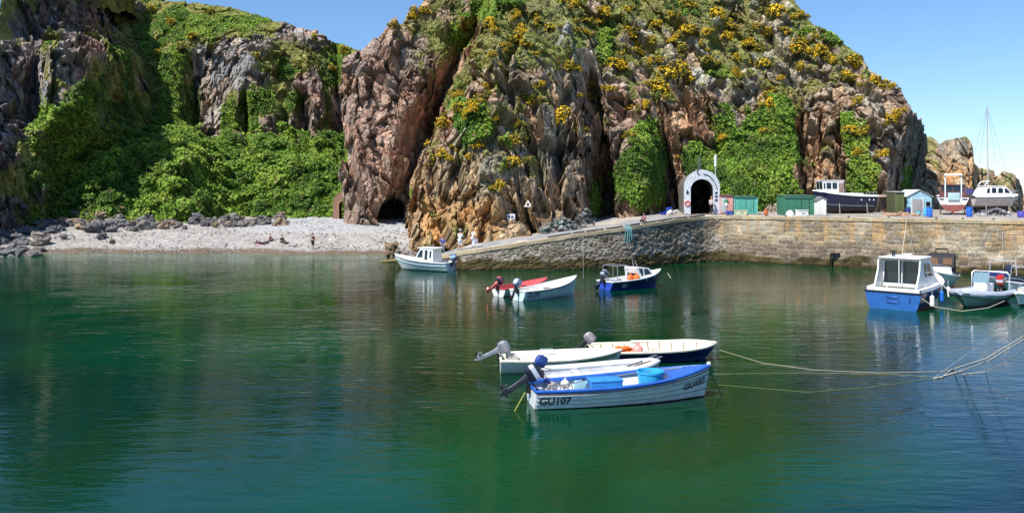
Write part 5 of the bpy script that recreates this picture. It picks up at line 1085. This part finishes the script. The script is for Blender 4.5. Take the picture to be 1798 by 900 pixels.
clutter(1172, 375, 1.3, .8, [(.03, .07, .4), (.02, .05, .3)], 'blue bag lying on the quay below the ivy left of the tunnel', 'bag', 'bag', 10, 4.6, 5); clutter(1181, 377, 1.2, .5, [(.75, .74, .7), (.6, .58, .52)], 'white sacks lying beside the blue bag left of the tunnel', 'sack', 'sacks', 9, 4.6, 6)
clutter(1748, 379, 3.8, .7, [(.3, .3, .32), (.1, .11, .14), (.62, .62, .6), (.2, .15, .12)], 'jumble of gear lying under the white cruiser on the quay', 'gear_heap', 'gear', 36, 4.66, 7); clutter(1585, 379, 3.2, .25, [(.5, .32, .2), (.44, .28, .18)], 'low pile of orange brown planks and rubble near the fishing boat stern', 'rubble_pile', 'rubble', 26, 4.66, 8)
# signs on the rock
p = surf_at(HS, 927, 357, .3); p = Vector(P(927, 357, p.y - 1.6)); c = empty('warning_sign', p, 0, 'white triangular warning sign fixed to the cliff above the slipway', 'sign')
MB().prism([(-.42, -.36), (.42, -.36), (0, .40)], -.02, .02, (.78, .78, .76)).build('plate', M_MATT, c); MB().prism([(-.15, -.24), (.15, -.24), (.05, .06), (-.05, .06)], -.03, -.021, (.01, .01, .012)).build('symbol', M_MATT, c)
p = surf_at(HS, 897, 384, .45); c = empty('notice_board', p, 0, 'small white rectangular notice with dark pictograms on the cliff', 'sign')
MB().box((0, 0, 0), (.80, .05, .56), (.74, .74, .8), bev=.01).build('plate', M_MATT, c)
for x, w_ in ((-.2, .22), (.12, .26)): MB().box((x, -.035, -.02), (w_, .015, .26), (.10, .11, .2), bev=.004).build('symbol', M_MATT, c)
# ---------------------------------------------------------------- boats ashore
def props(root, pts, h_):
    for x, y in pts: m_ = MB(); m_.cyl((x, y * 1.15, -h_), (x, y, .1), .045, (.3, .28, .25)); m_.box((x, y * 1.15, -h_ + .02), (.3, .2, .05), WOOD); m_.build('prop', M_MATT, root)
b = berth('fishing_boat', (38.9, 86.6, 5.72), (32.7, 86.0), 'dark blue fishing boat with white wheelhouse propped up on the quay')
h = Hull(6.75, 2.4, .80, .95, sw=.9, rise=.62, rake=1.0, p=2.4, e=.36)
hull_mesh(b, h, (.012, .018, .06), (.015, .015, .018), WHITE, boot=-.35, floor=.2, inner=(.7, .7, .7), t1=.45, trimr=.06, m=10)
MB().tube([h.pt(t / 20, .42, sd) for sd in (1,) for t in range(1, 20)], .025, (.3, .3, .32), 5).build('boot_line', M_PAINT, b)
for sd in (1, -1): MB().rings([[h.pt(t, 1, sd) + Vector((0, 0, dz)) for dz in (0, .16 + .03 * sin(t * 5))] for t in [i / 24 * .62 for i in range(25)]], WHITE, closed=False, caps=False).build('bulwark', M_PAINT, b)
deck(b, h, .42, .99, WHITE, z=.03, name='foredeck')
cabin(b, 'wheelhouse', [(6.0, 1.25), (6.0, 1.45), (6.05, 2.42), (3.7, 2.46), (3.65, 1.0)], .80, .74, WHITE, side_w=[[(5.92, 1.6), (5.92, 2.2), (5.75, 2.2), (5.75, 1.6)], [(5.6, 1.6), (5.6, 2.25), (5.1, 2.25), (5.1, 1.6)], [(4.95, 1.6), (4.95, 2.25), (4.45, 2.25), (4.45, 1.6)]], front_w=[(1, -.85, -.05, .1, .85), (1, .05, .85, .1, .85)], roof=(3.55, 6.2, WHITE), zr=2.44)
for y in (-.80, .80): MB().box((4.0, y, 1.72), (.52, .05, 1.05), (.30, .22, .18), bev=.01).build('door', M_MATT, b)
cabin(b, 'engine_box', [(3.5, .8), (3.45, 1.18), (1.4, 1.15), (1.35, .8)], .6, .55, WHITE)
for x in (.5, 1.0, 1.9):
    for y in (-1, 1): q_ = h.at(x, .42, y); MB().ball(q_ + Vector((0, y * .05, 0)), (.09, .04, .07), (.75, .75, .75), 10).build('exhaust_cap', M_PAINT, b)
rail(b, [(.1, .9, 1.0), (.1, .9, 1.25), (1.3, 1.0, 1.25), (1.3, 1.0, 1.0)], .025, posts=[((.5, .93, 1.0), (.5, .93, 1.25)), ((.9, .96, 1.0), (.9, .96, 1.25))])
MB().tube([(3.6, .3, 2.3), (3.2, .35, 2.4), (2.6, .4, 1.9), (2.3, .45, 1.2)], .05, (.06, .05, .05)).build('folded_hood', M_CLOTH, b)
MB().box((3.2, 0, -.95), (5.0, .18, .22), (.02, .02, .022)).build('keel', M_MATT, b); props(b, [(1.2, -.9), (1.2, .9), (4.2, -.8), (4.2, .8)], 1.04)
b = berth('motor_boat', (44.75, 81.5, 5.5), (47.9, 87.5), 'white over red brown boat with a white gantry frame, stern towards the harbour')
h = Hull(6.6, 3.1, .98, .55, sw=.92, rise=.5, rake=.8, p=2.4, e=.34)
hull_mesh(b, h, (.74, .74, .73), (.26, .075, .06), (.12, .03, .03), boot=.32, floor=.5, inner=(.6, .6, .58), t1=.4, trimr=.05, transom=None)
ring = [h.pt(0, q, 1) for q in (.02, .1, .2, .3, .4, .48)] + [h.pt(0, q, -1) for q in (.48, .4, .3, .2, .1, .02)]
MB().rings([[p_ + Vector((-.03, 0, 0)) for p_ in ring], [p_ + Vector((-.008, 0, 0)) for p_ in ring]], (.26, .075, .06)).build('lower_transom', M_PAINT, b)
deck(b, h, .38, .99, (.7, .7, .68), z=.02, name='foredeck')
cabin(b, 'wheelhouse', [(5.0, 1.2), (4.3, 2.15), (2.1, 2.2), (2.0, 1.0)], 1.25, 1.1, (.12, .045, .04), side_w=[[(4.3, 1.5), (4.1, 2.0), (3.3, 2.0), (3.3, 1.5)], [(3.1, 1.5), (3.1, 2.0), (2.3, 2.0), (2.3, 1.5)]], back_w=[(2, -.85, -.04, .1, .55), (2, .04, .85, .1, .55)], roof=(1.9, 4.4, (.14, .05, .045)), zr=2.17)
m_ = MB()
for y in (-.72, .72): m_.box((-.05, y, 1.7), (.10, .12, 3.0), (.62, .68, .74), bev=.02)
m_.build('gantry_post', M_PAINT, b); MB().box((.0, 0, 3.22), (.55, 1.7, .16), (.76, .77, .78), bev=.06, top=(.8, .92)).build('gantry_top', M_PAINT, b)
MB().box((-.12, -.05, 1.02), (.1, 1.05, .75), (.34, .50, .52), bev=.02).build('stern_board', M_PAINT, b)
for y in (-1.1, 1.1): MB().box((-.03, y * .95, .74), (.03, .42, .13), (.02, .02, .02), bev=.01).build('vent', M_MATT, b)
MB().box((.1, 0, -.65), (.3, .12, .5), (.2, .06, .04)).build('rudder', M_PAINT, b); MB().box((3, 0, -.62), (5.4, .16, .32), (.12, .05, .04)).build('keel', M_MATT, b)
props(b, [(1.2, -1.1), (1.2, 1.1), (4.2, -1.0), (4.2, 1.0)], .82)
b = berth('cabin_cruiser', (47.7, 82.6, 5.72), (52.7, 82.3), 'white cabin cruiser with four side windows propped up at the right end of the quay')
b.location = (52.4, 82.8, 5.72); b.rotation_euler = (0, 0, R(172))
b.rotation_euler = (0, 0, R(6)); b.location = (46.8, 82.2, 5.72)
h = Hull(5.4, 2.2, .62, .45, sw=.9, rise=.12, rake=.7, p=2.6, e=.4)
hull_mesh(b, h, (.50, .46, .45), (.06, .045, .04), (.12, .12, .13), boot=-.15, floor=.3, inner=WHITE, t1=.5, trimr=.035, band=(.86, 1.1, WHITE)); deck(b, h, .0, .985, WHITE, z=.12, name='main_deck', camber=.22)
cabin(b, 'cabin', [(4.35, .75), (3.55, 1.75), (1.5, 1.85), (1.15, 1.5), (.8, .65)], .88, .66, WHITE, side_w=[[(3.9, 1.15), (3.55, 1.6), (3.3, 1.62), (3.3, 1.15)], [(3.1, 1.15), (3.1, 1.64), (2.65, 1.66), (2.55, 1.15)], [(2.35, 1.15), (2.4, 1.66), (1.95, 1.68), (1.85, 1.15)], [(1.65, 1.15), (1.7, 1.66), (1.45, 1.6), (1.3, 1.15)]], front_w=[(0, -.85, -.05, .15, .85), (0, .05, .85, .15, .85)], roof=(1.3, 3.5, WHITE), zr=1.80)
MB().tube([(1.3, -.5, 1.95), (1.6, -.5, 2.3), (2.2, 0, 2.4), (1.6, .5, 2.3), (1.3, .5, 1.95)], .05, WHITE).build('radar_arch', M_PAINT, b)
rail(b, [(3.9, -.85, .9), (4.6, -.7, 1.35), (5.3, -.1, 1.4), (5.3, .1, 1.4), (4.6, .7, 1.35), (3.9, .85, .9)], .02); lettering(b, h, 'LU', 4.55, .1, .42, -1, (.03, .03, .04)); props(b, [(1.2, -.8), (1.2, .8), (3.8, -.7), (3.8, .7)], 1.04)
# keel blocks
MB().box((2.4, 0, -.72), (3.6, .2, .6), (.05, .05, .05)).build('keel', M_MATT, b)
b = berth('sailing_yacht', (50.7, 90.5, 5.9), (60.2, 92.5), 'sailing yacht with a tall bare mast behind the cabin cruiser')
h = Hull(7.2, 2.3, .7, .9, sw=.6, rise=.3, rake=.9, p=2.2, e=.5)
hull_mesh(b, h, (.6, .6, .62), (.05, .06, .1), (.1, .1, .12), boot=-.1, floor=.3, inner=(.5, .5, .5), t1=.4); deck(b, h, .35, .985, (.66, .66, .66), z=.02, name='main_deck')
cabin(b, 'coachroof', [(4.8, .7), (4.2, 1.1), (2.0, 1.15), (1.9, .6)], .65, .55, (.6, .6, .62), side_w=[[(4.0, .85), (3.8, 1.0), (2.4, 1.02), (2.4, .85)]])
MB().rings([[Vector((x, y, z + .18 * sin(x * 2))) for y, z in ((-.85, .75), (-.4, 1.2), (0, 1.35), (.4, 1.2), (.85, .75))] for x in [-.1 + .3 * i for i in range(8)]], (.05, .05, .14), closed=False).build('cockpit_cover', M_CLOTH, b)
MB().cyl((3.6, 0, .9), (3.45, 0, 10.9), .07, (.45, .42, .42), .05).build('mast', M_PAINT, b); MB().cyl((3.52, -.95, 5.6), (3.52, .95, 5.6), .03, (.8, .8, .8)).build('spreader', M_PAINT, b)
b.rotation_euler.z = R(15)
m_ = MB()
for a_, e_ in (((3.45, 0, 10.8), (7.0, 0, 1.1)), ((3.45, 0, 10.8), (.1, 0, .8)), ((3.45, 0, 10.6), (3.52, .95, 5.6)), ((3.52, .95, 5.6), (3.5, 1.05, .9)), ((3.45, 0, 10.6), (3.52, -.95, 5.6)), ((3.52, -.95, 5.6), (3.5, -1.05, .9))): m_.cyl(a_, e_, .012, (.5, .5, .5), n=4)
m_.build('rigging', M_METAL, b); MB().box((3.4, 0, -.8), (1.6, .14, .8), (.05, .05, .07)).build('keel', M_MATT, b); props(b, [(1.5, -.8), (1.5, .8), (4.6, -.7), (4.6, .7)], 1.2)
# ================================================================ PEOPLE
SKIN = (.52, .30, .21)
def skin_mesh(name, J, E, Rr, col, parent, mat=M_CLOTH, root=0, sub=1):
    me = bpy.data.meshes.new('j'); me.from_pydata([tuple(v) for v in J], E, []); o = bpy.data.objects.new('j', me); COL.objects.link(o)
    sk = o.modifiers.new('s', 'SKIN'); sk.use_smooth_shade = True
    for i, r in enumerate(Rr): me.skin_vertices[0].data[i].radius = (r, r) if not isinstance(r, tuple) else r
    me.skin_vertices[0].data[root].use_root = True
    ss_ = o.modifiers.new('u', 'SUBSURF'); ss_.levels = sub; ss_.render_levels = sub
    dg = bpy.context.evaluated_depsgraph_get(); dg.update(); m2 = bpy.data.meshes.new_from_object(o.evaluated_get(dg)); bpy.data.objects.remove(o)
    for a in list(m2.color_attributes): m2.color_attributes.remove(a)
    a = m2.color_attributes.new('Col', 'FLOAT_COLOR', 'POINT'); a.data.foreach_set('color', np.tile(np.array([*col, 1.], np.float32), len(m2.vertices)))
    m2.materials.clear(); m2.materials.append(mat); m2.name = name; q = bpy.data.objects.new(name, m2); COL.objects.link(q); q.parent = parent; return q
def person(loc, rz, label, pose='stand', top=(.6, .6, .6), legs=(.1, .1, .15), bare_legs=False, hair=(.05, .03, .02), hat=None, s=1., arms=((-.05, .28), (.05, .28)), group=None, sleeves=True, dress=False):
    """joints: pelvis, waist, chest, neck, head; shoulders, elbows, hands; hips, knees, ankles, toes"""
    c = empty('person', loc, rz, label, 'person', group); c.scale = (s, s, s)
    if pose == 'stand':
        hp, kn, an, to = [(sx * .10, 0, .90) for sx in (-1, 1)], [(sx * .115, -.03, .50) for sx in (-1, 1)], [(sx * .13, .02, .08) for sx in (-1, 1)], [(sx * .15, -.16, .035) for sx in (-1, 1)]; pel = Vector((0, 0, .96))
        up = [Vector((0, 0, .16)), Vector((0, .01, .40)), Vector((0, .01, .54)), Vector((0, -.01, .70))]
    elif pose == 'sit':
        hp, kn, an, to = [(sx * .10, 0, .13) for sx in (-1, 1)], [(sx * .15, -.34, .42) for sx in (-1, 1)], [(sx * .14, -.52, .07) for sx in (-1, 1)], [(sx * .15, -.68, .035) for sx in (-1, 1)]; pel = Vector((0, .02, .15))
        up = [Vector((0, .02, .17)), Vector((0, .0, .40)), Vector((0, -.03, .54)), Vector((0, -.07, .69))]
    else:
        hp, kn, an, to = [(-.05 + sx * .1, 0, .12) for sx in (-1, 1)], [(-.05 + sx * .14, -.40, .28 + .1 * (sx > 0)) for sx in (-1, 1)], [(-.05 + sx * .14, -.78, .07) for sx in (-1, 1)], [(-.05 + sx * .16, -.9, .13) for sx in (-1, 1)]; pel = Vector((-.05, .06, .12))
        up = [Vector((0, .17, .03)), Vector((0, .38, .10)), Vector((0, .52, .13)), Vector((0, .68, .17))]
    sp = [pel] + [pel + u for u in up]; ch = sp[2]
    sh = [ch + Vector((sx * .19, 0, .05)) for sx in (-1, 1)]; fw = Vector((0, -1, 0))
    el, ha, fi = [], [], []
    for k, sx in enumerate((-1, 1)):
        a, b2 = arms[k]        # forward reach, elbow bend
        el.append(sh[k] + Vector((sx * .07, -.05 - a, -.28))); ha.append(el[k] + Vector((-sx * .03, -b2, -.26 + b2 * .9))); fi.append(ha[k] + (ha[k] - el[k]).normalized() * .10)
    head_top = sp[4] + Vector((0, 0, .10))
    J = [*sp, head_top]; E = [(0, 1), (1, 2), (2, 3), (3, 4), (4, 5)]; Rr = [(.15, .11), (.13, .10), (.16, .11), .055, (.085, .10), (.07, .085)]
    for k in (0, 1):
        i = len(J); J += [sh[k], el[k], ha[k], fi[k]]; E += [(2, i), (i, i + 1), (i + 1, i + 2), (i + 2, i + 3)]; Rr += [.06, .042, .032, .02]
        i = len(J); J += [Vector(hp[k]), Vector(kn[k]), Vector(an[k]), Vector(to[k])]; E += [(0, i), (i, i + 1), (i + 1, i + 2), (i + 2, i + 3)]; Rr += [.095, .062, .042, .035]
    body = skin_mesh('body', J, E, Rr, SKIN, c, M_MATT)
    J2 = [sp[0], sp[1], sp[2], sp[2].lerp(sp[3], .5)]; E2 = [(0, 1), (1, 2), (2, 3)]; R2 = [(.17, .13), (.155, .125), (.175, .13), .075]
    for k in (0, 1): i = len(J2); J2 += [sh[k], sh[k].lerp(el[k], .9 if sleeves else .35)]; E2 += [(2, i), (i, i + 1)]; R2 += [.078, .062]
    skin_mesh('shirt', J2, E2, R2, top, c)
    J3 = [sp[0]]; E3 = []; R3 = [(.168, .135)]
    for k in (0, 1):
        i = len(J3); hk, kk, ak = Vector(hp[k]), Vector(kn[k]), Vector(an[k]); J3 += [hk, hk.lerp(kk, .95), kk.lerp(ak, .12 if bare_legs else .92)]; E3 += [(0, i), (i, i + 1), (i + 1, i + 2)]; R3 += [.115, .095 if dress else .082, .088 if bare_legs else .062]
    skin_mesh('dress' if dress else ('shorts' if bare_legs else 'trousers'), J3, E3, R3, legs, c)
    m_ = MB(); hc = sp[4] + Vector((0, .015, .055)); m_.ball(hc + Vector((0, .02, .03)), (.098, .115, .10), hair, 12); m_.build('hair', M_CLOTH, c)
    if hat: m_ = MB(); m_.lathe([(.0, .0), (.19, 0), (.19, .015), (.105, .02), (.09, .11), (0, .12)], hat, sp[4] + Vector((0, 0, .10)), 14); m_.build('sun_hat', M_CLOTH, c)
    m_ = MB(); m_.ball(sp[4] + Vector((0, -.105, .015)), (.014, .02, .022), SKIN, 6)
    for sx in (-1, 1): m_.ball(sp[4] + Vector((sx * .035, -.095, .045)), (.012, .008, .007), (.02, .02, .02), 6)
    m_.box(sp[4] + Vector((0, -.098, -.035)), (.045, .01, .01), (.35, .12, .10)); m_.build('face', M_MATT, c)
    return c
def slip_pt(px, py_hint, back=.9):
    # a point on the slipway: just behind its edge
    for i in range(len(QP) - 1):
        pass
    s_ = np.linspace(0, S_[-1], 4000); Q = qat(s_); px_ = CX + Q[:, 0] / Q[:, 1] * FPX; k = int(np.argmin(np.abs(px_ - px))); p = Q[k]
    return Vector((p[0] + (px - CX) / FPX * back, p[1] + back, p[2] + .02))
person(slip_pt(777, 0, 1.0), .4, 'person in a blue top and grey trousers on the slipway beside the white boat', top=(.10, .12, .42), legs=(.22, .25, .26), arms=((.05, .2), (.08, .22)), hair=(.18, .12, .08))
person(slip_pt(808, 0, 1.3), 2.6, 'person in a white shirt, white shorts and sun hat standing on the slipway', top=(.78, .80, .82), legs=(.72, .74, .76), bare_legs=True, hat=(.72, .70, .62), arms=((.1, .3), (.12, .3)), s=1.06)
c_ = person(slip_pt(831, 0, 1.8), 2.2, 'person in a long white outfit holding a grey bag on the slipway', top=(.76, .76, .76), legs=(.72, .72, .74), arms=((.02, .02), (.06, .1)), hair=(.35, .25, .15))
m_ = MB(); m_.box((0, 0, -.16), (.34, .16, .42), (.32, .34, .42), bev=.05); m_.tube([(-.1, 0, .04), (-.06, 0, .2), (.06, 0, .2), (.1, 0, .04)], .012, (.3, .3, .35), 5)
o = m_.build('shoulder_bag', M_CLOTH, None, loc=c_.location + Vector((.28, -.2, .78))); tag(o, 'grey bag held by the person in the long white outfit', 'bag')
person(Vector((21.15, 85.2, 4.68)), .2, 'person in a pale top and dark trousers standing at the tunnel mouth', top=(.58, .56, .58), legs=(.02, .02, .03), arms=((.0, .1), (.05, .2)), hair=(.3, .2, .1))
person(slip_pt(1131, 0, .9) + Vector((0, 0, .03)), -.7, 'person in dark clothes sitting on the edge of the slipway near the teal rope', 'sit', top=(.22, .10, .12), legs=(.03, .03, .05), arms=((.15, .1), (.15, .1)))
def bp_(px, py, z=1.8):
    D = DW(py, z)
    for _ in range(10): x = (px - CX) / FPX * D; D = .5 * D + .5 * DW(py, beach_z(x, D))
    x = (px - CX) / FPX * D; return Vector((x, D, beach_z(x, D) + .02))
person(bp_(549, 430), 1.2, 'person in dark swimwear standing alone on the shingle beach', top=(.05, .05, .06), legs=(.04, .04, .05), bare_legs=True, arms=((.1, .15), (.1, .3)), sleeves=False)
person(bp_(495, 425), .9, 'person in black sitting upright on the beach beside a small dark bag', 'sit', top=(.03, .03, .035), legs=(.05, .05, .06), arms=((.15, .05), (.15, .05)))
person(bp_(462, 426), 1.5, 'person in dark clothes lying back on the beach towel', 'lie', top=(.08, .03, .06), legs=(.05, .03, .05))
person(bp_(474, 423), 1.1, 'person in a pink grey top sitting up behind the one lying on the beach', 'sit', top=(.36, .24, .28), legs=(.06, .05, .07), arms=((.15, .05), (.15, .05)), hair=(.12, .07, .04))
tag(MB().box(bp_(503, 426) + Vector((0, 0, .12)), (.5, .3, .26), (.03, .03, .035), bev=.08).build('bag', M_CLOTH, None), 'small dark bag on the beach right of the person in black', 'bag')
tag(MB().box(bp_(450, 425) + Vector((0, 0, .11)), (.4, .3, .24), (.10, .03, .05), bev=.08).build('bag', M_CLOTH, None), 'small maroon bag on the beach left of the sunbathers', 'bag')
m_ = MB(); q_ = bp_(463, 427); m_.box(q_ + Vector((0, 0, .0)), (2.2, .9, .03), (.5, .36, .42), rz=.05, bev=.01); tag(m_.build('beach_towel', M_CLOTH, None), 'faded pink towel spread under the sunbathers', 'towel')

# ================================================================ EDGE DETAILS AND ROPES
random.seed(12)
for a, b2 in ((962, 1003), (1006, 1026), (1030, 1060), (1064, 1094), (1098, 1124), (1128, 1150), (1153, 1180), (1184, 1206), (1210, 1236)):
    pa, pb = slip_pt(a, 0, .28), slip_pt(b2, 0, .28); d = pb - pa
    o = MB().box((0, 0, .07), (d.length, .24, .17), (.10, .085, .08), bev=.02).build('kerb_timber', M_MATT, None, loc=(pa + pb) / 2); o.rotation_euler = (0, -math.atan2(d.z, d.xy.length), math.atan2(d.y, d.x))
    tag(o, 'dark timber kerb baulk along the upper edge of the slipway', 'kerb', 'timber kerbs on the slipway edge')
for px in (1277, 1312, 1345, 1380, 1490, 1560, 1644, 1690, 1744):
    p = slip_pt(px, 0, .35); c = empty('mooring_ring', p, 0, 'small iron mooring ring on the edge of the quay', 'mooring ring', 'mooring rings along the quay edge')
    MB().cyl((0, 0, -.02), (0, 0, .09), .06, (.05, .035, .03)).build('stud', M_MATT, c); MB().tube([(.1 * cos(a), -.06, .07 + .09 * sin(a)) for a in [2 * pi * i / 10 for i in range(11)]], .018, (.06, .045, .04), 5).build('ring', M_MATT, c)
def wall_pt(px, z):
    p = slip_pt(px, 0, 0); k = int(np.argmin(np.abs(CX + q[:, 0] / q[:, 1] * FPX - px))); n_ = nrm[k]; t = 1 - (z + 1.2) / (q[k, 2] + 1.2)
    return Vector((q[k, 0] + n_[0] * (.14 + .35 * t), q[k, 1] + n_[1] * (.14 + .35 * t), z))
c = empty('drain_outlet', wall_pt(1468, 1.15), math.atan2(-nrm[-400][0], nrm[-400][1]) * 0 - .1, 'dark square drain opening low in the harbour wall', 'drain'); MB().box((0, 0, 0), (.85, .16, .32), (.01, .01, .01)).build('opening', M_MATT, c); MB().box((-.42, -.04, -.42), (.12, .12, .8), (.012, .012, .012)).build('stain_channel', M_MATT, c)
def rope(name, pts, r, col, lab, cat='rope', sag=0., n=24, mat=M_ROPE, group=None):
    P_ = [Vector(p) for p in pts]; out = []
    for a, b2 in zip(P_[:-1], P_[1:]):
        for i in range(n): t = i / n; v = a.lerp(b2, t); v.z = max(v.z - sag * 4 * t * (1 - t), min(a.z, b2.z, v.z) if sag < 0 else -.02 + 0 * v.z); out.append(v)
    out.append(P_[-1]); m_ = MB(); m_.tube(out, r, col, 5); return tag(m_.build(name, mat, None), lab, cat, group)
RP = (.42, .38, .28)
def wl(px, py, z=.02): v = WP(px, py, z); return tuple(v)
def ray(px, py, D): return tuple(P(px, py, D))
rope('mooring_rope', [ray(1257, 612, 33.4), wl(1340, 637), wl(1430, 649), wl(1540, 654), wl(1640, 652), wl(1680, 648)], .012, RP, 'long pale mooring rope floating from the rear open boat bow to the right')
rope('mooring_rope', [wl(1252, 656), wl(1400, 654), wl(1560, 656), wl(1650, 662), ray(1690, 636, 27.5)], .008, (.22, .24, .10), 'thin mooring line running level across the water from the GU107 bow')
rope('mooring_rope', [wl(1260, 675), wl(1420, 688), wl(1520, 680), wl(1652, 662)], .008, (.16, .22, .08), 'submerged looking greenish mooring line, lowest of the lines right of GU107')
rope('mooring_rope', [wl(1652, 662, .03), wl(1672, 648), ray(1730, 630, 26.6), ray(1798, 590, 24.5), ray(1880, 520, 21)], .026, (.62, .60, .52), 'thick pale rope rising steeply out of the right edge, upper of the pair')
rope('mooring_rope', [wl(1640, 664, .03), wl(1690, 650), ray(1735, 634, 26.4), ray(1798, 596, 24.1), ray(1880, 530, 20.6)], .022, (.60, .56, .46), 'thick pale rope rising steeply out of the right edge, lower of the pair')
rope('mooring_rope', [wl(1690, 656), wl(1730, 652), ray(1768, 635, 26.6), ray(1798, 612, 25.), ray(1890, 540, 21)], .014, (.55, .56, .50), 'thin slack rope dipping to the water below the thick pair at right')
rope('mooring_rope', [wl(1640, 662), ray(1700, 620, 28.8), ray(1798, 548, 26.5), ray(1900, 470, 23)], .007, (.34, .46, .42), 'very thin green line crossing above the thick ropes at the right edge')
rope('anchor_chain', [ray(1247, 655, 26.9), wl(1268, 693, -.02)], .014, (.03, .03, .03), 'dark chain hanging from the GU107 bow into the water', 'chain')
rope('stern_line', [ray(922, 688, 25.5), wl(903, 722, -.02)], .014, (.42, .44, .10), 'yellow green line trailing into the water at the GU107 stern')
rope('mooring_rope', [tuple(slip_pt(1022, 0, .05) + Vector((0, 0, .05))), tuple(wall_pt(1023, 2.9) - Vector((0, .3, 0))), ray(1024, 489, 54.6)], .012, (.3, .29, .25), 'rope dropping from the slipway edge to the bow of the white dinghy')
rope('mooring_rope', [ray(1029, 489, 54.7), wl(1058, 508)], .016, (.35, .35, .3), 'short line between the white dinghy bow and the navy cuddy boat')
rope('mooring_rope', [ray(1172, 479, 60.), ray(1178, 488, 59.), wl(1186, 500)], .02, (.5, .48, .3), 'short pale line hanging from the bow of the navy cuddy boat')
rope('mooring_rope', [ray(1583, 452, 50.5), tuple(slip_pt(1592, 0, .05))], .018, (.66, .64, .58), 'pale line from the launch roof up to the harbour wall top')
rope('mooring_rope', [tuple(wall_pt(1527, .5)), ray(1560, 448, 52.)], .018, (.66, .64, .58), 'pale slanting line between the wall foot and the launch')
rope('mooring_rope', [ray(1612, 520, 46.3), ray(1640, 538, 46.), ray(1690, 546, 45.6), ray(1735, 540, 45.8), ray(1764, 528, 47.)], .02, (.5, .44, .38), 'looping rope strung from the launch stern corner to the inflatable')
rope('mooring_rope', [ray(1652, 497, 49.), ray(1668, 512, 48.)], .02, (.6, .6, .58), 'short white line from the launch side to the inflatable')
rope('mooring_rope', [tuple(wall_pt(1760, 3.6)), tuple(wall_pt(1762, .6))], .02, (.55, .52, .42), 'vertical line hanging down the harbour wall at far right')
m_ = MB(); random.seed(2)
for i in range(7):
    a_ = slip_pt(1094 + 2 * i, 0, .15) + Vector((0, 0, .12)); b2 = wall_pt(1097 + 1.6 * i, 3.62 - .02 * i); m_.tube([a_, b2 + Vector((0, -.05, .05)), b2 - Vector((random.uniform(-.15, .15), .02, random.uniform(.5, 1.5)))], .028, (.20, .46, .48), 5)
tag(m_.build('rope_bundle', M_ROPE, None), 'tangle of pale teal rope hanging over the slipway wall', 'rope')
